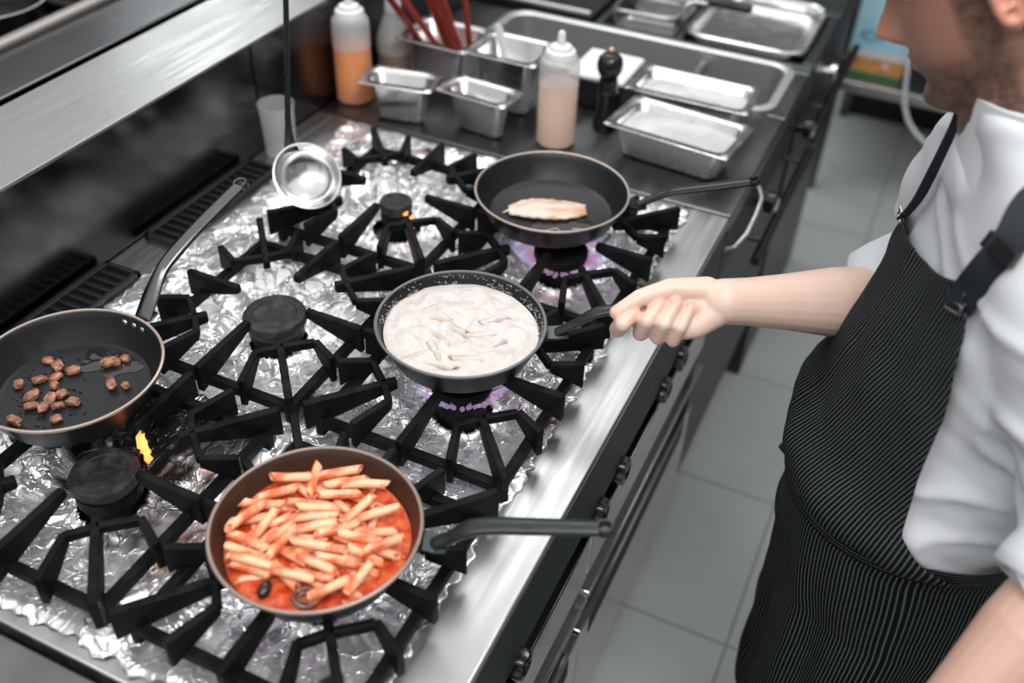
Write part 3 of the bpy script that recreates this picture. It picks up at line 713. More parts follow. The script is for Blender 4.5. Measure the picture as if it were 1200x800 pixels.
# ------------------------------------------------------------------ pan contents
def blob_disc(R, n, zfun, rfun=lambda a: 1., thick=.006, under=.86):
    """a pool of sauce: polar grid top with a flat underside"""
    m = MB(); nr = n; na = 96; rings = []
    rings.append([(R * rfun(2 * PI * i / na) * under * math.cos(2 * PI * i / na), R * rfun(2 * PI * i / na) * under * math.sin(2 * PI * i / na), -thick) for i in range(na)])
    for k in range(nr):
        q = 1 - (k / nr)
        rings.append([(R * rfun(2 * PI * i / na) * q * math.cos(2 * PI * i / na), R * rfun(2 * PI * i / na) * q * math.sin(2 * PI * i / na),
                       zfun(R * q * math.cos(2 * PI * i / na), R * q * math.sin(2 * PI * i / na), q)) for i in range(na)])
    rings.append([(1e-4 * math.cos(2 * PI * i / na), 1e-4 * math.sin(2 * PI * i / na), zfun(0, 0, 0)) for i in range(na)])
    return m.loft(rings)
def n3(x, y, s, f): return noise.noise(Vector((x * f + s, y * f - s, s * .7)))
PC = Vector((-.194, .524, 0))
SZ = .0210
sm = blob_disc(.0950, 34, lambda x, y, q: (.0046 * n3(x, y, 3, 62) + .0026 * n3(x, y, 9, 140)) * min(1, (1 - q) * 9 + .15), lambda a: 1 + .012 * math.sin(3 * a + 1), .0108)
o = sm.build('tomato_sauce', 'sauce'); o.location = (PC.x, PC.y, PZ + SZ); tag(o, 'chunky red tomato sauce lying in the brown-lined pan', 'sauce', kind='stuff')

def penne_mesh(L, R, seed):
    rnd = random.Random(seed); n = 16; m = MB(); sl = R * 1.5; bend = rnd.uniform(-.0018, .0018)
    def ring(u, r, slant):
        out = []
        for i in range(n):
            a = 2 * PI * i / n; rr = r * (1 + (.04 if i % 2 else 0)); yv, zv = rr * math.cos(a), rr * math.sin(a)
            x = u + slant * yv / R * sl * .6; out.append((x, yv + bend * (1 - (2 * u / L) ** 2), zv))
        return out
    sg = rnd.choice((-1, 1))
    us = [-.5, -.3, 0, .3, .5]
    outer = [ring(u * L, R, sg * (1 if abs(u) > .4 else .4 * abs(u))) for u in us]
    inner = [ring(u * L, R * .62, sg * (1 if abs(u) > .4 else 0)) for u in reversed(us)]
    m.loft(outer + inner + [outer[0]], True, False, False)
    return m.mesh('penne')
def seg_dist(p1, d1, l1, p2, d2, l2):
    best = 9
    for i in range(-3, 4):
        a = p1 + d1 * (l1 * i / 6)
        t = max(-l2 / 2, min(l2 / 2, (a - p2).dot(d2))); best = min(best, (a - (p2 + d2 * t)).length)
    return best
PM = [penne_mesh(.043, .0048, s) for s in range(6)]
for m in PM: m.materials.append(MT['penne_red']); m.polygons.foreach_set('use_smooth', [True] * len(m.polygons)); m.set_sharp_from_angle(angle=math.radians(50))
placed = []; rnd = random.Random(5)
def place_penne(mesh, px, py, ang, z, label, group, centre, pitch=0.):
    o = bpy.data.objects.new('penne', mesh); COL.objects.link(o)
    o.location = (px, py, z); o.rotation_euler = (rnd.uniform(0, 6.28), pitch, ang)
    tag(o, label, 'pasta', group)
N_P = 88
for k in range(N_P):
    best = None
    for tr_ in range(40):
        r = .082 * math.sqrt(rnd.random()); a = rnd.uniform(0, 2 * PI)
        x, y = r * math.cos(a), r * math.sin(a)
        # the upper right of the pan shows bare sauce
        if x * .75 + y * .66 > .062: continue
        ang = math.radians(rnd.choice([rnd.gauss(28, 20), rnd.gauss(0, 24), rnd.gauss(24, 14), rnd.gauss(85, 22)]))
        d = Vector((math.cos(ang), math.sin(ang), 0)); p = Vector((x, y, 0))
        if min((p - Vector((-.009, -.0795, 0))).length, (p - Vector((.031, -.0695, 0))).length) < .0215: continue
        if max((p + d * .021).length, (p - d * .021).length) > .0925: continue
        z = SZ - .0026
        for st in range(60):
            p.z = z
            if all(seg_dist(p, d, .034, q, e, .034) > .0090 for q, e in placed): break
            z += .0012
        if best is None or z < best[0]: best = (z, p.copy(), d, ang)
    if best is None: continue
    z, p, d, ang = best
    if z > SZ + .020: continue
    p.z = z; placed.append((p, d))
    place_penne(PM[k % 6], PC.x + p.x, PC.y + p.y, ang, PZ + z, 'orange-red penne tube coated in tomato sauce in the brown-lined pan', 'penne in the tomato sauce', PC, rnd.uniform(-.13, .13))
def plain(name, mb, m, loc, rot, label, cat, group=None, kind=None):
    o = mb.build(name, m); o.location = loc; o.rotation_euler = rot; return tag(o, label, cat, group, kind)
ol = MB(); ol.sphere((0, 0, 0), .0085, 20, 12, (.8, 1.25, .75))
plain('black_olive', ol, 'olive', (-.203, .4445, PZ + SZ + .0045), (0, 0, .3), 'shiny black olive at the near rim of the tomato pasta', 'olive')
ol = MB(); ol.tube([(.0115 * math.cos(2 * PI * i / 28), .010 * math.sin(2 * PI * i / 28), .0015 * math.sin(4 * PI * i / 28)) for i in range(28)], .0026, 8, close=True); ol.tube([(.006 * math.cos(2 * PI * i / 20), .005 * math.sin(2 * PI * i / 20), 0) for i in range(20)], .0018, 8, close=True)
plain('onion_ring', ol, 'onion', (-.163, .4545, PZ + SZ + .0040), (.1, .05, .4), 'dark browned onion ring on the near side of the tomato pasta', 'onion')

CC = Vector((-.215, .885, 0)); CZ = .0295
cm = blob_disc(.1000, 36, lambda x, y, q: (.0042 * n3(x, y, 5, 42) + .0030 * n3(x, y, 1, 95) + .0012 * n3(x, y, 8, 180)) * min(1, (1 - q) * 7 + .3), lambda a: 1 + .016 * math.sin(2 * a + 2) + .010 * math.sin(5 * a), .0215)
o = cm.build('cream_sauce', 'cream'); o.location = (CC.x, CC.y, PZ + CZ); tag(o, 'thick off-white cream sauce filling the held pan', 'sauce', kind='stuff')
PM2 = [penne_mesh(.038, .0052, s + 20) for s in range(4)]
for m in PM2: m.materials.append(MT['penne_cream']); m.polygons.foreach_set('use_smooth', [True] * len(m.polygons)); m.set_sharp_from_angle(angle=math.radians(50))
wp = [(-.247, .934, .5), (-.192, .888, .6), (-.222, .886, 2.9), (-.236, .862, 2.8), (-.228, .836, 2.4), (-.185, .837, .42), (-.283, .899, .8), (-.272, .845, -.2), (-.185, .925, .9), (-.252, .895, .2), (-.165, .872, 1.2), (-.205, .812, .1), (-.246, .815, .9)]
for k, (x, y, a) in enumerate(wp):
    place_penne(PM2[k % 4], x, y, a, PZ + CZ - .0042 + .0012 * (k % 3), 'pale penne tube half sunk in the cream sauce', 'penne in the cream sauce', CC, rnd.uniform(-.08, .08))
# dried sauce splashed up the wall of the held pan
sp_ = MB()
for k in range(420):
    a = rnd.uniform(math.radians(15), math.radians(205)); u = rnd.random() ** 2.2; hz = CZ + .001 + u * .0115; r = .1008 + (hz - CZ) * .48 - .0012
    if noise.noise(Vector((a * 3, u * 2, 4))) < -.05: continue
    sp_.sphere((r * math.cos(a), r * math.sin(a), hz), rnd.uniform(.0005, .0014), 8, 5, (1, 1, .8))
o = sp_.build('sauce_spatter', 'crust'); o.location = (CC.x, CC.y, PZ); tag(o, 'dried cream spatter on the inner wall of the held pan', 'spatter', kind='stuff')

# fish fillet
fm = MB(); rings = []
for k in range(25):
    u = k / 24; x = -.060 + .120 * u
    w = .0275 * (max(1e-3, math.sin(PI * (.06 + .90 * u))) ** .42) * (1 - .18 * (u < .2) * (1 - u / .2)) + .0012 * math.sin(k * 1.9); hgt = .0105 * (.6 + .4 * math.sin(PI * u))
    off = .002 * math.sin(u * 7)
    rings.append([(x + .0012 * math.sin(i * 2.3 + k), off + w * math.copysign(abs(math.cos(2 * PI * i / 24)) ** .8, math.cos(2 * PI * i / 24)), .0005 + hgt * .5 * (1 + math.copysign(abs(math.sin(2 * PI * i / 24)) ** .7, math.sin(2 * PI * i / 24))) + .0009 * math.sin(k * 1.3 + i * 2.1)) for i in range(24)])
fm.loft(rings)
fm.tube([(-.052, .001, .003), (-.062, -.001, .003), (-.070, -.006, .002)], [.003, .002, .0008], 8)
o = fm.build('fish_fillet', 'fish', None, True, angle=80); o.location = (-.243, 1.232, PZ + .0048); o.rotation_euler = (0, 0, math.radians(27)); tag(o, 'pale piece of fish browning in the far black pan', 'fish')
ofm = blob_disc(.034, 10, lambda x, y, q: .0009 * (1 - q ** 4), lambda a: 1 + .32 * math.sin(2 * a + .6) + .2 * math.sin(5 * a), .0006)
o = ofm.build('cooking_oil', 'oil'); o.location = (-.213, 1.214, PZ + .0050); tag(o, 'thin film of cooking oil around the fish', 'oil', kind='stuff')
# browned cubes
MEAT = [(-.656, .569), (-.657, .618), (-.638, .615), (-.616, .617), (-.64, .586), (-.626, .598), (-.615, .586), (-.626, .56), (-.614, .547), (-.597, .579), (-.603, .566), (-.576, .575), (-.599, .552), (-.572, .544), (-.612, .52), (-.585, .648), (-.576, .664), (-.557, .619), (-.541, .625), (-.586, .562)]
rm = random.Random(3)
for k, (x, y) in enumerate(MEAT):
    m = MB(); sx, sy, sz = rm.uniform(.0068, .0108), rm.uniform(.0046, .0066), rm.uniform(.0034, .0048)
    if k == 15: sx, sy, sz = .012, .006, .006
    if k in (18, 19, 6): sx *= .75; sy *= .75
    rings = []
    for j in range(9):
        a = PI * j / 8
        rings.append([((math.copysign(abs(math.sin(a)) ** .55, 1)) * sx * math.copysign(abs(math.cos(t)) ** .6, math.cos(t)) * rm.uniform(.78, 1.16), (math.sin(a) ** .55 if 0 < j < 8 else 0) * sy * math.copysign(abs(math.sin(t)) ** .6, math.sin(t)) * rm.uniform(.78, 1.16), -sz * math.copysign(abs(math.cos(a)) ** .6, math.cos(a))) for t in [2 * PI * i / 14 for i in range(14)]])
    m.loft(rings)
    o = m.build('browned_cube', 'meat', None, True, angle=50); o.location = (x, y, PZ + .0045 + sz); o.rotation_euler = (rm.uniform(-.2, .2), rm.uniform(-.2, .2), rm.uniform(0, 6.3))
    lab = 'small browned cube of meat scattered on the black pan at the left'
    if k == 15: lab = 'largest browned piece of meat, lying in oil on the far side of the left pan'
    tag(o, lab, 'meat cube', 'browned cubes in the left pan')
ofm = blob_disc(.03, 10, lambda x, y, q: .0009 * (1 - q ** 4) + .0006 * n3(x, y, 2, 200), lambda a: 1 + .32 * math.sin(2 * a + 1.2) + .2 * math.sin(5 * a), .0006)
o = ofm.build('cooking_oil', 'oil'); o.location = (-.590, .652, PZ + .0050); tag(o, 'glossy puddle of oil around the largest browned piece', 'oil', kind='stuff')

cb = MB(); rc = random.Random(12)
for k in range(130):
    mx_, my_ = MEAT[rc.randrange(15)]; cx_, cy_ = mx_ + rc.gauss(0, .014), my_ + rc.gauss(0, .014)
    if math.hypot(cx_ + .591, cy_ - .593) > .080 or min(math.hypot(cx_ - p[0], cy_ - p[1]) for p in MEAT) < .0105: continue
    cb.sphere((cx_ + .591, cy_ - .593, .0006), rc.uniform(.0008, .0019), 8, 5, (rc.uniform(.8, 1.8), 1, .6))
o = cb.build('fried_crumbs', 'burnt'); o.location = (-.591, .593, PZ + .0050); tag(o, 'dark fried crumbs scattered between the browned cubes', 'crumbs', kind='stuff')

# ================================================================== ladle on its rail
ld = thing('ladle', 'steel ladle with a long black handle hanging over the far left grate', 'ladle', (-.575, 1.075, 1.0))
bw = MB(); rb = .0505; prof = []
for k in range(13):
    a = PI / 2 * k / 12; prof.append((rb * math.sin(a), -rb * .78 * math.cos(a)))
prof += [(rb + .0022, .0012), (rb - .0005, .0016)]
for k in range(12, -1, -1):
    a = PI / 2 * k / 12; prof.append(((rb - .0016) * math.sin(a), -(rb * .78 - .0016) * math.cos(a)))
bw.lathe(prof, n=56, cap0=False, cap1=False)
bo = bw.build('bowl', 'chrome', ld); bo.rotation_mode = 'QUATERNION'; bo.rotation_quaternion = Vector((.60, -.34, .72)).to_track_quat('Z', 'Y')
hd = MB(); hp_ = [(-.033, .012, .026), (-.039, .017, .038), (-.042, .022, .055), (-.043, .026, .08), (-.039, .034, .16), (-.034, .043, .26), (-.026, .055, .40), (-.026, .060, .425), (-.032, .066, .437), (-.040, .066, .434), (-.046, .062, .42)]
hd.tube(hp_, [(.012, .002), (.008, .003), (.0058, .0036), (.0055, .0036), (.0055, .0036), (.006, .0036), (.006, .0036), (.005, .0034), (.004, .0034), (.004, .003), (.003, .003)], 12)
hd.build('handle', 'handle', ld)
rl = thing('utensil_rail', 'steel hanging rail above the range from which the ladle hangs', 'rail', (-.607, 1.14, 1.43))
MB().tube([(0, -.5, 0), (0, .5, 0)], .0055, 12).build('rail', 'steel', rl)
for y in (-.45, .45): MB().tube([(0, y, 0), (0, y, 1.47)], .004, 8).build('hanger', 'steel', rl)

# ================================================================== food pans, bottles
def gn(name, label, c, z, w, d, h, ang, group='steel food pans on the worktop', rimw=.014, taper=.012, m='bin_steel'):
    W, D = w - 2 * rimw, d - 2 * rimw
    b = MB(); r = .018
    R_ = lambda g, zz, rr=r: rrect(W + 2 * g, D + 2 * g, rr, zz, 6)
    b.loft([R_(-taper - .008, 0, .014), R_(-taper, .008), R_(-.002, h - .008), R_(0, h - .003), R_(rimw - .001, h - .003, .006), R_(rimw, h - .0015, .006), R_(rimw - .001, h, .006), R_(.001, h, r), R_(-.003, h - .004), R_(-taper - .001, .009), R_(-taper - .009, .0015, .012)])
    o = b.build(name, m, None, True, angle=50); o.location = (c[0], c[1], z); o.rotation_euler = (0, 0, math.radians(ang))
    return tag(o, label, 'food pan', group)
ZW = ZT + .0006
gn('food_pan', 'empty narrow steel food pan just behind the far grate, nearest the oil bottles', (-.660, 1.500), ZW, .146, .082, .085, 10)
gn('food_pan', 'empty narrow steel food pan just behind the far grate, in front of the pale spoon', (-.5065, 1.5265), ZW, .148, .082, .085, -5)
gn('food_pan', 'deeper square steel food pan holding a pale spoon, behind the pink dressing bottle', (-.502, 1.654), ZW, .150, .124, .120, 0)
gn('food_pan', 'square steel food pan holding red-handled utensils', (-.667, 1.692), ZW, .160, .132, .100, -1)
gn('food_pan', 'long steel food pan heaped with white flour, nearer to the front edge', (-.146, 1.602), ZW, .238, .140, .070, -6)
gn('food_pan', 'long steel food pan of flour partly over the steel well', (-.168, 1.767), ZW, .242, .126, .068, 0)
def flour(c, w, d, z, ang, label, seed, hump):
    m = MB(); rings = []
    for k in range(14):
        q = 1 - k / 13.
        rings.append([(x, y, .013 * hump(x / w, y / d) * (1 - q ** 3) + .004 * n3(x, y, seed, 28) * (1 - q ** 6) + .0018 * n3(x, y, seed + 4, 80) * (1 - q ** 8)) for x, y, _ in rrect(w * max(q, .01), d * max(q, .01), .022 * max(q, .01), 0, 8)])
    rings.insert(0, [(x * .86, y * .84, -.018) for x, y, _ in rings[0]])
    m.loft(rings)
    o = m.build('flour', 'flour', None, True, angle=80); o.location = (*c, z); o.rotation_euler = (0, 0, math.radians(ang)); return tag(o, label, 'flour', kind='stuff')
flour((-.146, 1.602), .197, .099, ZW + .054, -6, 'loose white flour heaped in the nearer long pan', 2, lambda x, y: 1.0 + 1.1 * x - .5 * y)
flour((-.168, 1.767), .201, .085, ZW + .051, 0, 'levelled white flour in the farther long pan', 6, lambda x, y: .3)
# scoop of red-handled utensils
ST = [((-.705, 1.716, .905), (-.800, 1.600, 1.14), 'red utensil handle leaning farthest left in the square pan'),
      ((-.650, 1.700, .905), (-.765, 1.596, 1.14), 'red utensil handle, second from the left in the square pan'),
      ((-.668, 1.732, .905), (-.688, 1.622, 1.14), 'red utensil handle in the middle of the bundle in the square pan'),
      ((-.629, 1.706, .905), (-.650, 1.606, 1.14), 'red utensil handle just right of the middle in the square pan'),
      ((-.624, 1.726, .905), (-.598, 1.630, 1.14), 'thin red utensil handle standing apart at the right of the square pan')]
for k, (a, b_, lab) in enumerate(ST):
    a, b_ = Vector(a), Vector(b_); d = (b_ - a).normalized(); w = .0115 if k < 4 else .006
    t = thing('cooking_utensil', lab, 'utensil', a, 0, 'red-handled utensils in the square pan')
    L_ = (b_ - a).length
    MB().tube([d * .008, d * .05, d * L_ * .6, d * L_ * .95, d * L_], [(w * .8, w * .45), (w, w * .55), (w * 1.1, w * .6), (w, w * .5), (w * .5, w * .3)], 12).build('handle', 'red', t)
    MB().sphere(d * .004, .009, 14, 8, (1, 1, .35)).build('tip', 'steel', t)
t = thing('serving_spoon', 'pale spoon standing in the deeper square pan', 'spoon', (-.500, 1.650, .892))
MB().tube([(0, 0, 0), (-.004, -.004, .05), (-.012, -.012, .10), (-.020, -.020, .150), (-.022, -.022, .160)], [(.005, .0015), (.005, .0015), (.0075, .0015), (.009, .0015), (.006, .001)], 10, up=(0, 1, 0)).build('handle', 'white_plastic', t)
MB().sphere((.006, .004, .006), .018, 16, 10, (1, 1.3, .25)).build('bowl', 'steel', t)
# white lidded container
rel_thing('storage_box', 'black storage box with a flat white lid behind the pepper mill', 'box', (-.354, 1.785, ZW),
          [('box', MB().box(-.408, -.300, 1.725, 1.848, ZW, .936), 'black_plastic', .004), ('lid', MB().box(-.412, -.296, 1.720, 1.852, .9365, .947), 'white_plastic', .004)])

def bottle(name, label, x, y, r, zs, shell, liq, level, capm=None, nozzle=True, cone=False, grp='sauce bottles'):
    """zs: shoulder height, top of cap"""
    t = thing(name, label, 'bottle', (x, y, ZW), 0, grp)
    h, top = zs
    if cone: prof = [(.001, 0), (r - .003, 0), (r, .004), (r, level), (r, h * .55), (r * .9, h * .66), (r * .45, h), (r * .36, h + .004)]
    else: prof = [(.001, 0), (r - .004, 0), (r, .004), (r * 1.0, level), (r * .99, h - .012), (r * .93, h - .004), (r * .80, h), (r * .5, h + .002)]
    bb = MB(); bb.lathe(prof, n=40, cap0=False, cap1=False); bb.mi = [int(sum(bb.v[i][2] for i in f) / len(f) > level) for f in bb.f]
    bb.build('bottle_body', [shell, 'bottle_shell_empty'], t)
    MB().lathe([(.001, .002), (r - .005, .002), (r - .0014, .006), (r - .0014, level - .001), (r - .0020, level), (.001, level)], n=40, cap0=False, cap1=False).build('contents', liq, t)
    c = MB()
    if cone: c.lathe([(.001, h), (r * .46, h), (r * .46, h + .018), (r * .3, h + .03), (.006, top - .02), (.004, top), (.001, top)], n=28)
    else: c.lathe([(.001, h - .001), (r * .78, h - .001), (r * .78, h + .005), (r * .72, h + .012), (r * .56, h + .015), (r * .52, h + .020), (.0075, h + .024), (.0065, top - .003), (.0045, top), (.001, top)], n=28)
    c.build('nozzle_cap', 'bottle_cap', t)
    return t
bottle('squeeze_bottle', 'squeeze bottle of pale pink dressing standing behind the fish pan', -.366, 1.560, .0365, (.168, .214), 'bottle_shell', 'beige_liquid', .117)
bottle('squeeze_bottle', 'squeeze bottle of orange oil against the splashback', -.786, 1.535, .0365, (.168, .214), 'bottle_shell', 'orange_liquid', .110)
bottle('squeeze_bottle', 'cone-topped bottle with a little brown sauce, behind the orange bottle', -.785, 1.690, .036, (.125, .22), 'bottle_shell', 'brown_liquid', .042, cone=True)
c = MB(); c.lathe([(.001, 0), (.026, 0), (.0275, .002), (.0315, .094), (.0325, .096), (.0310, .096), (.0265, .004), (.001, .003)], n=40, cap0=False, cap1=False)
o = c.build('plastic_cup', 'cup_plastic'); o.location = (-.787, 1.287, .8812); tag(o, 'frosted plastic cup on the rear ledge behind the ladle handle', 'cup')
t = thing('pepper_mill', 'glossy black pepper mill with a copper tip between bottle and flour pans', 'pepper mill', (-.307, 1.663, ZW))
MB().lathe([(.001, 0), (.023, 0), (.024, .004), (.024, .012), (.0205, .018), (.0175, .035), (.0165, .05), (.0185, .064), (.021, .072), (.0185, .078), (.0165, .084), (.018, .092), (.0165, .098), (.001, .098)], n=36).build('body', 'black_plastic', t)
MB().lathe([(.012, .099), (.0175, .104), (.0235, .116), (.0245, .126), (.022, .138), (.014, .146), (.006, .148), (.001, .148)], n=36).build('head', 'black_plastic', t)
MB().sphere((0, 0, .153), .0062, 16, 10).build('finial', 'pepper_tip', t)

# ================================================================== shelving at the end of the aisle
su = thing('storage_shelf', 'low steel shelving at the end of the aisle, dark underneath', 'shelf', (.55, 3.55, 0)); UO = (.55, 3.55, 0)
rel(MB().box(-.06, 1.3, 3.2, 3.85, .375, .410), UO).build('shelf_board', 'steel', su, True, .004)
rel(MB().box(-.06, 1.3, 3.2, 3.85, 1.05, 1.08), UO).build('shelf_board', 'steel', su, True, .004)
for x in (-.06, 1.27):
    for y in (3.205, 3.82): rel(MB().box(x, x + .03, y, y + .03, 0, 1.4), UO).build('upright', 'steel_dark', su, False)
rel(MB().box(-.03, 1.3, 3.86, 3.88, .0, 1.4), UO).build('rear_panel', 'dark', su, False)
MT['carton_blue'] = mat('carton_blue', (.36, .62, .74), .5, col2=(.44, .70, .80), cscale=9)
MT['carton_pale'] = mat('carton_pale', (.62, .62, .68), .5)
MT['carton_orange'] = mat('carton_orange', (.62, .27, .08), .5, col2=(.45, .16, .05), cscale=26, cpos=(.52, .68))
MT['carton_green'] = mat('carton_green', (.015, .15, .06), .5)
MT['carton_teal'] = mat('carton_teal', (.05, .34, .36), .5)
MT['carton_red'] = mat('carton_red', (.40, .10, .05), .5)
ct = thing('food_carton', 'blue, white and orange food carton on the shelving at the end of the aisle', 'carton', (.055, 3.34, .4102)); CO_ = (.055, 3.34, .4102)
rel(MB().box(-.035, .145, 3.262, 3.42, .4102, .70), CO_).build('box', 'carton_blue', ct, False)
for nm, x0, x1, z0, z1, m in (('green_band', -.035, .145, .4102, .428, 'carton_green'), ('orange_band', -.035, .145, .428, .476, 'carton_orange'), ('pale_band', -.035, .145, .476, .500, 'carton_pale'), ('printed_block', .068, .14, .566, .70, 'carton_red')):
    rel(MB().box(x0, x1, 3.2605, 3.2625, z0, z1), CO_).build(nm, m, ct, False)
b = MB()
b.tube([(.020 + .018 * math.cos(2 * PI * i / 20), 3.2605, .545 + .016 * math.sin(2 * PI * i / 20)) for i in range(20)], .003, 6, close=True)
b.tube([(.045, 3.2605, .535), (.052, 3.2605, .552), (.06, 3.2605, .532)], .003, 6); b.tube([(.0, 3.2605, .56), (-.012, 3.2605, .535)], .003, 6)
rel(b, CO_).build('printed_lettering', 'carton_teal', ct)
b = MB(); b.sphere((.088, 3.2605, .456), .009, 12, 8, (1, .15, 1)); rel(b, CO_).build('printed_dot', 'carton_pale', ct)
rel_thing('food_carton', 'dark brown carton beside the blue carton on the shelving', 'carton', (.26, 3.36, .4102), [('box', MB().box(.155, .37, 3.27, 3.45, .4102, .66), 'dark', .002)])
hs = MB(); hs.tube([(.150, 3.17, .62), (.152, 3.165, .56), (.160, 3.16, .50), (.170, 3.16, .44), (.182, 3.16, .39), (.205, 3.155, .345), (.24, 3.15, .31), (.30, 3.15, .27), (.38, 3.16, .20), (.45, 3.17, .0)], .007, 12)
hs.tube([(.150, 3.17, .62), (.152, 3.20, .66), (.155, 3.25, .675), (.155, 3.30, .675)], .007, 12)
tag(hs.build('white_hose', 'rubber_white'), 'white hose hanging in front of the shelving at the end of the aisle', 'hose')

# ================================================================== light
def area(name, loc, size, power, col=(1, 1, 1), target=None, shape='RECTANGLE'):
    l = bpy.data.lights.new(name, 'AREA'); l.energy = power; l.color = col; l.shape = shape; l.size = size[0]; l.size_y = size[1]
    o = bpy.data.objects.new(name, l); COL.objects.link(o); o.location = loc
    if target: o.rotation_euler = (Vector(target) - Vector(loc)).to_track_quat('-Z', 'Y').to_euler()
    return o
area('ceiling_lamp_aisle', (.60, .30, 2.75), (.7, 1.4), 30, (1, .99, .97))
area('ceiling_lamp_line', (-.9, 2.4, 2.75), (1.2, 1.0), 14, (.97, .99, 1))
area('ceiling_lamp_far', (-3.35, 4.0, 2.75), (.9, .5), 14, (.95, .98, 1))
area('ceiling_lamp_near', (-.4, -.6, 2.75), (1.6, .6), 16, (1, .99, .97))
w = bpy.data.worlds.new('World'); SC.world = w; w.use_nodes = True
wn, wl = w.node_tree.nodes, w.node_tree.links
wt = wn.new('ShaderNodeTexCoord'); ws_ = wn.new('ShaderNodeSeparateXYZ'); wl.new(wt.outputs['Generated'], ws_.inputs[0])
wm = wn.new('ShaderNodeMapRange'); wm.inputs['From Min'].default_value = -1; wm.inputs['From Max'].default_value = 1; wl.new(ws_.outputs[2], wm.inputs['Value'])
wr_ = wn.new('ShaderNodeValToRGB'); wl.new(wm.outputs[0], wr_.inputs[0])
wr_.color_ramp.elements[0].position = .0; wr_.color_ramp.elements[0].color = (.10, .11, .11, 1)
wr_.color_ramp.elements[1].position = 1.; wr_.color_ramp.elements[1].color = (.98, .99, 1., 1)
for p_, c_ in ((.50, (.12, .13, .135, 1)), (.58, (.36, .38, .39, 1)), (.70, (.72, .74, .75, 1)), (.85, (.94, .95, .96, 1))):
    e_ = wr_.color_ramp.elements.new(p_); e_.color = c_
wl.new(wr_.outputs[0], wn['Background'].inputs[0]); wn['Background'].inputs[1].default_value = 1.02
# ================================================================== the cook
person = thing('person', 'cook in white jacket and black pinstriped apron, gripping the handle of the creamy pan', 'person', (.37, 1.03, 0))
PO = np.array([.37, 1.03, 0.])
# ---------------- torso shape: rings (z, centre x, centre y, half depth, half width)
TR = np.array([(.70, .375, 1.03, .128, .180), (.78, .368, 1.03, .135, .186), (.86, .362, 1.03, .138, .188), (.95, .372, 1.03, .130, .186), (1.05, .392, 1.03, .124, .186),
               (1.13, .404, 1.03, .118, .192), (1.20, .410, 1.03, .112, .198), (1.25, .402, 1.03, .100, .192), (1.285, .392, 1.03, .086, .160), (1.315, .376, 1.03, .074, .112), (1.345, .356, 1.032, .066, .080), (1.375, .348, 1.034, .062, .068)])
def tring(z):
    return [np.interp(z, TR[:, 0], TR[:, k]) for k in range(1, 5)]
def tsurf(th, z, off=0.):
    """point on the trunk; th = 0 faces the stove (-x), +90 deg = the cook's left side (-y)"""
    cx, cy, hx, hy = tring(z); e = .86; ro = math.radians(np.interp(z, [.75, .95, 1.10, 1.30, 1.37], [5, 8, 14, 14, 6]))
    c, s = math.cos(th), math.sin(th)
    px = -math.copysign(abs(c) ** e, c) * hx; py = -math.copysign(abs(s) ** e, s) * hy
    n = np.array([px / hx ** 2, py / hy ** 2]); n /= max(np.linalg.norm(n), 1e-9)
    px += n[0] * off; py += n[1] * off
    return np.array([cx + px * math.cos(ro) - py * math.sin(ro), cy + px * math.sin(ro) + py * math.cos(ro), z])
# ---------------- body: head, neck, trunk, arms, hands as one continuous surface
B = MB()
HP = math.radians(32); HC = Vector((.2735, 1.04, 1.470))
HF = Vector((-math.cos(HP), 0, -math.sin(HP))); HU = Vector((-math.sin(HP), 0, math.cos(HP))); HL = Vector((0, -1, 0))
def hw(f, l, u): return HC + HF * f + HL * l + HU * u
HR = np.array([  # z, front, back, half width
    (-.128, .050, .020, .020), (-.118, .080, .020, .030), (-.108, .092, .030, .040), (-.096, .096, .040, .047), (-.080, .0945, .052, .054), (-.066, .0945, .062, .060), (-.050, .097, .072, .064),
    (-.030, .098, .082, .0675), (-.010, .096, .090, .0700), (.010, .094, .096, .0720), (.030, .099, .100, .0735), (.050, .101, .103, .0745), (.075, .097, .104, .0745), (.100, .082, .098, .069), (.120, .058, .080, .055), (.133, .030, .048, .033), (.137, .006, .012, .008)])
def head_rings(nring=90, n=120):
    rings = []
    for k in range(nring):
        z = -.128 + .265 * k / (nring - 1)
        f, b_, w = [np.interp(z, HR[:, 0], HR[:, j]) for j in (1, 2, 3)]
        ring = []
        for i in range(n):
            t = 2 * PI * i / n; c, s = math.cos(t), math.sin(t)
            e = .90; X = (f if c > 0 else b_) * math.copysign(abs(c) ** e, c); Y = w * math.copysign(abs(s) ** e, s)
            if c > 0:
                g = lambda y0, sg: math.exp(-((abs(Y) - y0) / sg) ** 2); gz = lambda z0, sg: math.exp(-((z - z0) / sg) ** 2)
                # nose: bridge growing to the tip, nostril wings
                br = np.interp(z, [-.036, -.030, -.020, -.010, .010, .024, .034], [0, .014, .031, .026, .014, .006, 0])
                wd = np.interp(z, [-.036, -.022, -.005, .02, .034], [.015, .0125, .0095, .009, .011])
                X += br * math.exp(-(Y / wd) ** 2)
                X += .008 * g(.0135, .006) * gz(-.024, .008)
                X -= .016 * g(.031, .015) * gz(.022, .013)          # eye sockets
                X += .010 * g(.031, .012) * gz(.022, .009)          # eyeballs
                X += .005 * g(.028, .022) * gz(.042, .009)          # brow
                X += .007 * g(0, .020) * gz(-.0475, .0055) + .008 * g(0, .018) * gz(-.0605, .006)   # lips
                X -= .004 * g(0, .022) * gz(-.054, .0022)
                X -= .004 * g(0, .02) * gz(-.074, .007)
                X += .006 * g(0, .018) * gz(-.098, .013)            # chin
                X -= .003 * g(.0, .004) * gz(-.040, .006)
            ring.append(hw(X, Y, z))
        rings.append(ring)
    return rings
B.loft(head_rings())
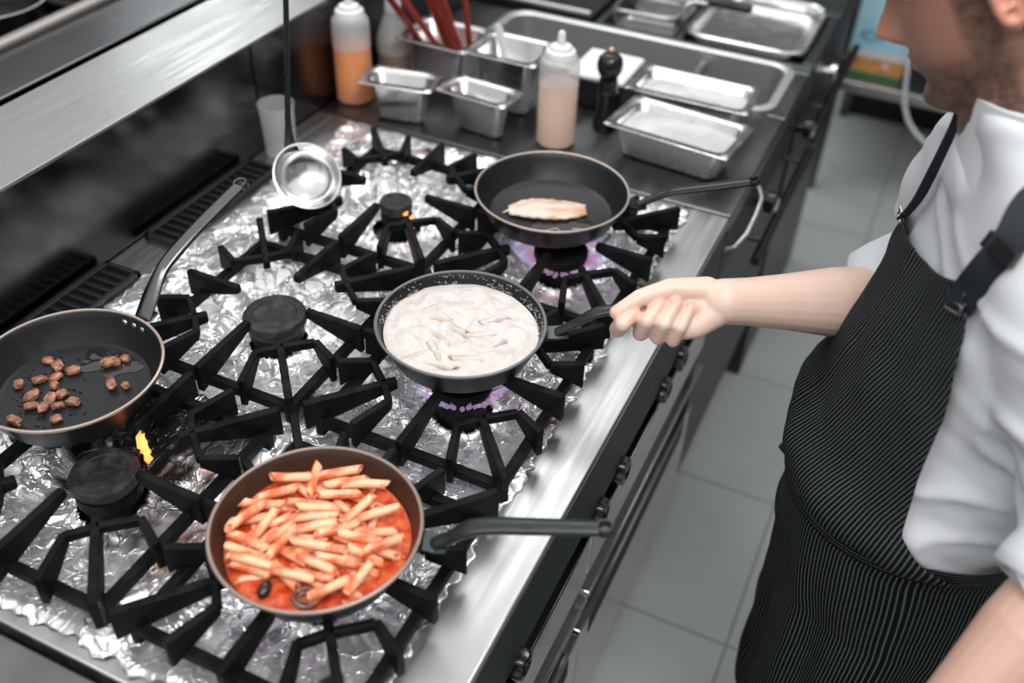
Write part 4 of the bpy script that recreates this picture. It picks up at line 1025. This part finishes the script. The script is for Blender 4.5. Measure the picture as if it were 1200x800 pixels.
for s in (-1, 1):        # ears
    M = Matrix((HF, HL, HU)).transposed()
    e = MB()
    R2 = Matrix.Rotation(s * math.radians(18), 3, 'Z') @ Matrix.Rotation(math.radians(-10), 3, 'Y')
    pts = [R2 @ Vector((.0165 * math.cos(a) * (1 - .18 * math.sin(a) * -1), s * .004, .029 * math.sin(a))) for a in [2 * PI * i / 26 for i in range(26)]]
    c0 = Vector((-.010, s * .0775, .004))
    B.tube([HC + M @ (c0 + p) for p in pts], .0048, 10, close=True)
    B.sphere(HC + M @ (c0 + Vector((0, -s * .002, 0))), 1, 20, 12, (1, 1, 1), M @ R2 @ Matrix.Diagonal((.016, .0048, .027)))
    B.sphere(HC + M @ (c0 + Vector((.003, -s * .001, -.029))), 1, 16, 10, (1, 1, 1), M @ Matrix.Diagonal((.009, .0065, .010)))
    B.tube([HC + M @ (c0 + R2 @ Vector(p)) for p in ((.010, s * .003, .016), (.002, s * .005, .012), (-.004, s * .0055, 0), (0, s * .005, -.014), (.010, s * .004, -.016))], .0035, 8)
    B.sphere(HC + M @ (c0 + Vector((.013, 0, -.004))), 1, 12, 8, (1, 1, 1), M @ Matrix.Diagonal((.004, .005, .007)))
B.chain([(.302, 1.04, 1.415), (.325, 1.036, 1.365), (.355, 1.03, 1.28)], [.054, .058, .066], 28)
B.chain([hw(.060, 0, -.098), hw(.02, 0, -.105)], [.020, .034], 20)
nt_ = 40; B.loft([[tuple(tsurf(2 * PI * i / nt_, z, -.012)) for i in range(nt_)] for z in np.linspace(.72, 1.34, 24)])
# right arm (reaches the pan) and hand
SHR, ELR, WRR = (.338, 1.165, 1.230), (.292, 1.185, .990), (.0870, 1.0095, 1.0385)
B.chain([SHR, (.315, 1.195, 1.12), ELR], [.056, .050, .044])
fa = [Vector(ELR).lerp(Vector(WRR), t) for t in (0, .2, .42, .68, .88, 1.)]
B.chain(fa, [.045, .0490, .0450, .0358, .0302, .0288])
HAND = dict(
 index=[(-.0102, .9863, 1.0215), (-.0235, .9395, 1.0035), (-.0145, .9265, 1.0245), (-.0060, .9420, 1.0335)],
 middle=[(.0082, .9991, 1.0221), (.0045, .9470, 1.0025), (.0115, .9395, 1.0295), (.0190, .9610, 1.0420)],
 ring=[(.0265, 1.0061, 1.021), (.0255, .9530, .9995), (.0320, .9460, 1.0280), (.0375, .9700, 1.0440)],
 little=[(.0439, 1.0086, 1.0201), (.0442, .9570, .9985), (.0505, .9535, 1.0240), (.0540, .9770, 1.0395)])
FR = dict(index=[.0110, .0108, .0102, .0084], middle=[.0110, .0106, .0100, .0086], ring=[.0106, .0101, .0095, .0083], little=[.0097, .0090, .0085, .0076])
for k in HAND:
    B.chain(HAND[k], FR[k], 16)
    B.chain([WRR, HAND[k][0]], [.0185, .0130], 16)
B.chain([(.082, 1.004, 1.040), (.0641, 1.0072, 1.0495), (.0237, .9837, 1.0525), (-.0053, .9574, 1.0468), (-.0262, .9334, 1.0334)], [.019, .0175, .0140, .0112, .0088], 18)
B.chain([(-.013, .950, 1.018), (.008, .957, 1.018), (.030, .963, 1.016), (.048, .967, 1.014)], [.0095, .0105, .0105, .010], 16)
B.chain([(-.004, .964, 1.030), (.012, .972, 1.030), (.035, .982, 1.030), (.060, .990, 1.032)], [.010, .0125, .014, .016], 16)
B.chain([(.0820, .9960, 1.0290), (.0645, .9770, 1.0150), (.0560, .9700, 1.0130)], [.0195, .0165, .0145], 18)
# left arm: upper arm down, forearm towards the stove edge, hand half closed
SHL, ELL, WRL = (.425, .885, 1.225), (.518, .776, 1.060), (.410, .595, .890)
B.chain([SHL, (.462, .838, 1.145), ELL], [.048, .042, .036])
fl = [Vector(ELL).lerp(Vector(WRL), t) for t in (0, .2, .42, .68, .88, 1.)]
B.chain(fl, [.036, .0450, .0445, .0365, .0315, .0295])
d0 = (Vector(WRL) - Vector(ELL)).normalized(); sd = Vector((.75, -.55, -.1)); sd = (sd - d0 * sd.dot(d0)).normalized(); dn = d0.cross(sd)
if dn.z > 0: dn = -dn
kn = {}
for k, (o_, L_) in enumerate(((-.033, .090), (-.011, .096), (.011, .092), (.032, .082))):
    kb = Vector(WRL) + d0 * L_ + sd * o_; l = (.042, .046, .043, .034)[k]
    p1 = kb + (d0 * .75 + dn * .66) * l; p2 = p1 + (d0 * .1 + dn * .99) * l * .62; p3 = p2 + (-d0 * .5 + dn * .85) * l * .5
    B.chain([Vector(WRL) + sd * o_ * .35 + d0 * .004, kb, p1, p2, p3], [.0165, .0125, .0098, .0088, .0076], 16)
tb = Vector(WRL) + d0 * .03 - sd * .030
B.chain([Vector(WRL) - sd * .012, tb, tb + d0 * .035 - sd * .016 + dn * .012, tb + d0 * .062 - sd * .014 + dn * .024], [.018, .0155, .0118, .0088], 16)
bm_, V, E = remesh(B, .0020, 'body', 3, .5)
# colour masks on the skin: facial shade painted into the tan, flushed knuckles, lips, stubble
Q = V - np.array(HC); hf, hl, hu = Q @ np.array(HF), Q @ np.array(HL), Q @ np.array(HU)
on_head = (V[:, 2] > 1.27) & (np.abs(hl) < .13)
sst = lambda x, a, b_: np.clip((x - a) / (b_ - a), 0, 1) ** 2 * (3 - 2 * np.clip((x - a) / (b_ - a), 0, 1))
tan_shade_ = np.where(on_head, .88, 0.)
larm = (V[:, 1] < .80) & (V[:, 2] < 1.12); tan_shade_ = np.where(larm, .55, tan_shade_)
tan_shade_ = np.where((V[:, 1] > .93) & (V[:, 0] < .32) & (V[:, 2] < 1.12), .02, tan_shade_)
rosy = np.zeros(len(V))
for k in HAND:
    for j, a in ((1, .38), (3, .55)):
        rosy = np.maximum(rosy, a * np.exp(-(np.linalg.norm(V - np.array(HAND[k][j]), axis=1) / .013) ** 2))
rosy = np.maximum(rosy, .5 * np.exp(-(np.linalg.norm(V - np.array((-.028, .932, 1.033)), axis=1) / .014) ** 2))
rosy = np.maximum(rosy, .45 * np.exp(-(np.linalg.norm(V - np.array((-.022, .938, 1.010)), axis=1) / .015) ** 2))
tip = hw(.127, 0, -.02); rosy = np.maximum(rosy, np.where(on_head, .42 * np.exp(-(np.linalg.norm(V - np.array(tip), axis=1) / .02) ** 2), 0))
rosy = np.maximum(rosy, np.where(on_head & (np.abs(hl) > .07) & (hf < .014) & (hf > -.04) & (np.abs(hu) < .045), .35, 0))
nzv = np.zeros(len(V)); nzv[on_head] = nz(V[on_head], (90, 90, 90), 3.) * .5 + nz(V[on_head], (260, 260, 260), 7.) * .5
jaw = sst(-hu, .030, .060) * sst(hf, -.012, .012) * (1 - sst(-hu, .125, .150))
side = sst(np.abs(hl), .050, .060) * sst(hf, .000, .010) * (1 - sst(hf, .034, .046)) * sst(-hu, -.075, -.03)
mous = sst(hf, .088, .095) * np.exp(-((hu + .041) / .007) ** 2) * (1 - sst(np.abs(hl), .026, .034))
beard = np.clip(np.maximum(np.maximum(jaw * .92, side * .9), mous * .95), 0, 1)
cheek = np.exp(-(((hf - .062) / .03) ** 2 + ((hu + .035) / .024) ** 2))
lip = np.where(on_head, sst(hf, .090, .097) * np.exp(-((hu + .054) / .0105) ** 2) * (1 - sst(np.abs(hl), .020, .026)), 0)
beard = np.where(on_head, np.clip(beard * (1 - .75 * cheek) * (.84 + .5 * nzv) * (1 - lip), 0, .93), 0)
setv(bm_, V - PO)
for n_, a_ in (('tan', tan_shade_), ('rosy', rosy), ('lip', lip), ('beard', beard)): attr(bm_, n_, a_)
bm_.materials.append(MT['skin'])
body = link('body', bm_, person, True, angle=180)
# eyes, brows, hair
def prel(mb): mb.v = [(x - PO[0], y - PO[1], z - PO[2]) for x, y, z in mb.v]; return mb
for s in (-1, 1):
    e = MB(); e.sphere(hw(.0755, s * .031, .020), .0095, 18, 12); prel(e).build('eye', 'eye', person)
    e = MB(); e.tube([hw(.100, s * .012, .040), hw(.103, s * .026, .046), hw(.094, s * .044, .044), hw(.082, s * .053, .038)], [.003, .0045, .004, .002], 8); prel(e).build('eyebrow', 'hair', person)
hr = MB(); rings = []
for k in range(46):
    z = -.055 + .200 * k / 45
    f, b_, w_ = [np.interp(z, HR[:, 0], HR[:, j]) for j in (1, 2, 3)]
    ring = []
    for i in range(96):
        t = 2 * PI * i / 96; c, s = math.cos(t), math.sin(t); e = .9
        X = (f if c > 0 else b_) * math.copysign(abs(c) ** e, c); Y = w_ * math.copysign(abs(s) ** e, s)
        cov = sst(z - (.055 + .03 * c if c > .25 else (-.050 + .11 * max(0., c + .15) * 2.5)), -.004, .012)   # hairline
        o_ = -.006 + cov * (.016 + .003 * noise.noise(hw(X, Y, z) * 55))
        q = hw(X, Y, z); nn_ = (q - hw(0, 0, z)).normalized(); ring.append(q + nn_ * o_ + HU * (.012 * cov * max(0, z) / .137))
    rings.append(ring)
hr.loft(rings); prel(hr).build('hair', 'hair', person, True, angle=180)

# ---------------- jacket
J = MB()
J.loft([[tuple(tsurf(2 * PI * i / 64, z, .004 + (.010 * math.exp(-((z - .92) / .06) ** 2)))) for i in range(64)] for z in np.linspace(.83, 1.36, 40)])
J.chain([(.335, 1.160, 1.235), (.318, 1.198, 1.16), (.322, 1.200, 1.055)], [.077, .075, .069], 28)
J.chain([(.425, .892, 1.235), (.475, .850, 1.15), (.512, .796, 1.085), (.515, .768, 1.055), (.505, .750, 1.040)], [.078, .078, .074, .068, .064], 28)
J.chain([(.338, 1.030, 1.312), (.338, 1.030, 1.275)], [.050, .060], 24)
jm, V, E = remesh(J, .0055, 'jacket', 8, .5)
setv(jm, V); N_ = normals(jm).copy()
# folds: soft large buckles plus creases gathered at the elbows and the waist
a = nz(V, (9, 7, 11), 1.); c = nz(V, (22, 14, 26), 5.)
dd = (1 - np.abs(nz(V, (7, 5, 16), 9.)) * 2.6); dd = np.clip(dd, 0, 1) ** 3
amp = 1 + 1.3 * np.clip((.935 - V[:, 1]) / .05, 0, 1)
V = V + N_ * ((.0050 * a + .0022 * c + .0042 * dd) * amp)[:, None]
el = np.exp(-(np.linalg.norm(V - np.array((.505, .80, 1.08)), axis=1) / .09) ** 2); V = V + N_ * (el * .006 * np.sin(V[:, 2] * 190 + V[:, 0] * 60 + 2 * a))[:, None]
V = smooth_v(V, E, 2, .5); setv(jm, V - PO); jm.materials.append(MT['white_cloth'])
jk = link('jacket', jm, person, True, angle=180); tag(jk, "white cotton cook's jacket with rolled sleeves")
# rolled cuffs: open rings of cloth around the arms
def cuff(c0, c1, r0, r1, wob):
    c0, c1 = Vector(c0), Vector(c1); R = rot_to(c1 - c0); m = MB(); rings = []
    for (u, s, ) in ((0, 1.0), (.35, 1.05), (.75, 1.07), (1., 1.05), (1.05, .99), (1., .93), (.5, .92), (0, .9)):
        c_ = c0.lerp(c1, u); r = r0 + (r1 - r0) * u
        rings.append([c_ + R @ Vector((r * s * (1 + wob * math.sin(2 * t + 1) + wob * .5 * math.sin(5 * t)) * math.cos(t), r * s * (1 + wob * math.sin(3 * t)) * math.sin(t), 0)) for t in [2 * PI * i / 56 for i in range(56)]])
    m.loft(rings, True, False, False); o = prel(m).build('cuff', 'white_cloth', jk, True, angle=70); return o
cuff((.322, 1.200, 1.050), (.262, 1.186, .984), .066, .070, .05)
cuff((.511, .764, 1.049), (.490, .728, 1.015), .064, .062, .04)
# stand-up collar
m = MB(); rings = []
for u, h, o_ in ((0, -.8, .006), (0, .5, .004), (0, 1, .004), (1, 1, -.001), (1, .5, -.001), (1, -.8, -.002)):
    ring = []
    for i in range(60):
        t = math.radians(-168 + 336 * i / 59) ; gap = .006 * (abs(t) < .1)
        q = np.array([.350 - (.066 + o_) * math.cos(t), 1.033 - (.071 + o_) * math.sin(t), 1.318 + .046 * h + .016 * (1 - math.cos(t)) * .5])
        q[0] += -.010 * (h) * math.cos(t) * .6
        ring.append(tuple(q))
    rings.append(ring)
m.loft(rings + [rings[0]], False, False, False); prel(m).build('collar', 'white_cloth', jk, True, angle=60)

# ---------------- apron: bib, skirt, straps
ap = bpy.data.objects.new('apron', None); COL.objects.link(ap); ap.parent = person; tag(ap, 'black apron with fine grey pinstripes')
def cloth_grid(name, fn, nu, nv, uvf, m, parent, th=.0018):
    vs, uv, fs = [], [], []
    for j in range(nv):
        for i in range(nu):
            p = fn(i / (nu - 1), j / (nv - 1)); vs.append(tuple(np.array(p) - PO)); uv.append(uvf(i / (nu - 1), j / (nv - 1)))
    for j in range(nv - 1):
        for i in range(nu - 1): fs.append((j * nu + i, j * nu + i + 1, (j + 1) * nu + i + 1, (j + 1) * nu + i))
    me = bpy.data.meshes.new(name); me.from_pydata(vs, [], fs)
    l = me.uv_layers.new(name='UVMap')
    for lp in me.loops: l.data[lp.index].uv = uv[lp.vertex_index]
    me.materials.append(MT[m]); o = link(name, me, parent, True, angle=180)
    s = o.modifiers.new('thickness', 'SOLIDIFY'); s.thickness = th; s.offset = 1
    return o
RAD = math.radians
def wr(p, s=0.): return noise.noise(Vector((p[0] * 14 + s, p[1] * 12, p[2] * 9 - s))) * .006 + noise.noise(Vector((p[0] * 34 - s, p[1] * 30, p[2] * 18 + s))) * .0025
BT, BB = 1.182, .872
def bib_edges(v):
    right = np.interp(v, [0, .09, .2, .45, .7, 1], [RAD(-33), RAD(-52), RAD(-64), RAD(-68), RAD(-74), RAD(-84)])
    left = np.interp(v, [0, .12, .35, .6, .8, 1], [RAD(33), RAD(42), RAD(53), RAD(66), RAD(78), RAD(108)])
    return right, left
def bib(u, v):
    r, l = bib_edges(v); th = r + (l - r) * u
    z = BT + (BB - BT) * v + .075 * (u - .35) * (1 - v)            # the top edge slopes a little
    sag = .010 * math.sin(PI * u) * math.exp(-(v / .12) ** 2) * -1
    off = .020 + .018 * math.exp(-((v - .88) / .10) ** 2) - .016 * max(0, (v - .93) / .07) + .022 * math.exp(-(u / .16) ** 2) * math.exp(-((v - .28) / .22) ** 2)
    p = tsurf(th, z + sag, off); p2 = tsurf(th, z + sag, off + wr(p, 2.))
    return p2
cloth_grid('bib', bib, 90, 110, lambda u, v: ((bib_edges(v)[0] + (bib_edges(v)[1] - bib_edges(v)[0]) * u) * .172, v * .37), 'apron', ap)
ST_, SB_ = .900, .27
def skirt(u, v):
    th = RAD(-118) + RAD(258) * u
    drop = .022 * math.exp(-(th / RAD(60)) ** 2)                 # the waist hangs lower in front, under the belly
    z = ST_ - drop + (SB_ - ST_ + drop) * v
    zz = max(z, .72); cx, cy, hx, hy = tring(zz)
    off = .016 + .010 * v + (.016 * math.exp(-(v / .10) ** 2) * 0)
    p = tsurf(th, zz, off); p[2] = z
    flare = max(0, .78 - z); fx = -math.cos(th)
    p[0] += -fx * 0 + flare * .050 * math.cos(th) * 1.0
    p[1] += -flare * .06 * math.sin(th)
    fold = .007 * math.sin(th * 9 + 3 * v) * min(1, v * 2.2) + .0045 * math.sin(th * 17 - 4 * v + 1) * min(1, v * 1.6)
    # gathered folds radiating from the tie at the cook's right front
    gather = .0065 * math.sin(26 * v + 7 * (th + .3)) * math.exp(-((th + .35) / .55) ** 2 - ((v - .16) / .14) ** 2)
    n = np.array([-math.cos(th), -math.sin(th), 0]); return p + n * (fold + gather + wr(p, 6.))
cloth_grid('skirt', skirt, 170, 130, lambda u, v: (RAD(258) * u * .172 + .04 * math.sin(6 * v + u * 4) * .25, v * .6), 'apron', ap)
# waist band under the bib fold and its knot
def band(u, v):
    th = RAD(-120) + RAD(262) * u; drop = .022 * math.exp(-(th / RAD(60)) ** 2)
    return tsurf(th, ST_ + .006 - drop - .026 * v, .020)
cloth_grid('waist_band', band, 90, 5, lambda u, v: (v * .03, u), 'apron', ap)
kn_ = MB(); kn_.tube([(.222, 1.075, .800), (.206, 1.082, .790), (.204, 1.080, .774), (.214, 1.072, .764)], [(.012, .004), (.014, .005), (.012, .004), (.006, .003)], 10); prel(kn_).build('tie_end', 'strap', ap)
def strap(pts, hw_, nm='strap', fixed=None):
    P_ = [Vector(p) for p in pts]; pp = []
    for k in range(len(P_) - 1):
        p0, p1, p2, p3 = P_[max(k - 1, 0)], P_[k], P_[k + 1], P_[min(k + 2, len(P_) - 1)]
        for j in range(6):
            u = j / 6; pp.append(.5 * ((2 * p1) + (p2 - p0) * u + (2 * p0 - 5 * p1 + 4 * p2 - p3) * u * u + (3 * p1 - p0 - 3 * p2 + p3) * u ** 3))
    pp.append(P_[-1]); side = []
    for k, p in enumerate(pp):
        t = (pp[min(k + 1, len(pp) - 1)] - pp[max(k - 1, 0)]).normalized()
        out = (p - Vector((.372, 1.03, p.z - .05))).normalized(); side.append(t.cross(out))
    m = MB(); m.ribbon(pp, hw_, .0014, side); return prel(m).build(nm, 'strap', ap, True), pp
def buckle(c, ax, up, w, nm='buckle'):
    c, ax, up = Vector(c), Vector(ax).normalized(), Vector(up).normalized(); m = MB()
    m.tube([c - ax * w - up * .005, c + ax * w - up * .005, c + ax * w + up * .005, c - ax * w + up * .005], .0019, 8, close=True)
    return prel(m).build(nm, 'chrome', ap)
SP = lambda thd, z, off: tuple(tsurf(RAD(thd), z, off))
strap([SP(-30, 1.155, .024), SP(-26, 1.19, .019), SP(-22, 1.245, .018), SP(-26, 1.290, .020), SP(-42, 1.325, .022), SP(-75, 1.352, .024), SP(-120, 1.362, .024), SP(-170, 1.352, .020)], .0095)
strap([SP(33, 1.205, .022), SP(35, 1.225, .021), SP(40, 1.255, .024), SP(52, 1.290, .026), SP(70, 1.320, .028), SP(95, 1.345, .028), SP(130, 1.358, .024), SP(172, 1.352, .020)], .0155)
q0, q1 = Vector(SP(35, 1.215, .020)), Vector(SP(40, 1.255, .024))
m = MB(); m.ribbon([Vector(SP(46, 1.274, .029)), Vector(SP(52, 1.290, .030))], .019, .0045, [Vector((0, 0, 1)).cross(Vector((-.6, -.6, .3)))] * 2); prel(m).build('strap_slider', 'black_plastic', ap, True, .001)
buckle(SP(33, 1.205, .025), (.25, -.7, .35), (0, 0, 1), .017); buckle(SP(-30, 1.155, .026), (.25, -.8, .0), (0, 0, 1), .013)

# ---------------- trousers and shoes under the apron
L_ = MB()
L_.loft([[tuple(tsurf(2 * PI * i / 40, z, -.006)) for i in range(40)] for z in np.linspace(.73, .90, 8)])
for s in (-1, 1):
    L_.chain([(.385, 1.03 + s * .085, .78), (.375, 1.03 + s * .092, .46), (.385, 1.03 + s * .095, .10)], [.090, .066, .058], 24)
tm, V, E = remesh(L_, .008, 'trousers', 4, .5); setv(tm, V - PO); tm.materials.append(MT['trouser']); link('trousers', tm, person, True, angle=180)
for s in (-1, 1):
    sh_ = MB(); yy = 1.03 + s * .098; rings = []
    for x, w_, h0 in ((.455, .012, .05), (.445, .030, .075), (.40, .036, .095), (.35, .037, .085), (.30, .043, .055), (.25, .046, .045), (.205, .038, .036), (.185, .012, .02)):
        rings.append([(x, yy + w_ * math.cos(2 * PI * i / 20), .001 + h0 * .5 * (1 + math.copysign(abs(math.sin(2 * PI * i / 20)) ** .7, math.sin(2 * PI * i / 20)))) for i in range(20)])
    sh_.loft(rings); prel(sh_).build('shoe', 'shoe', person)
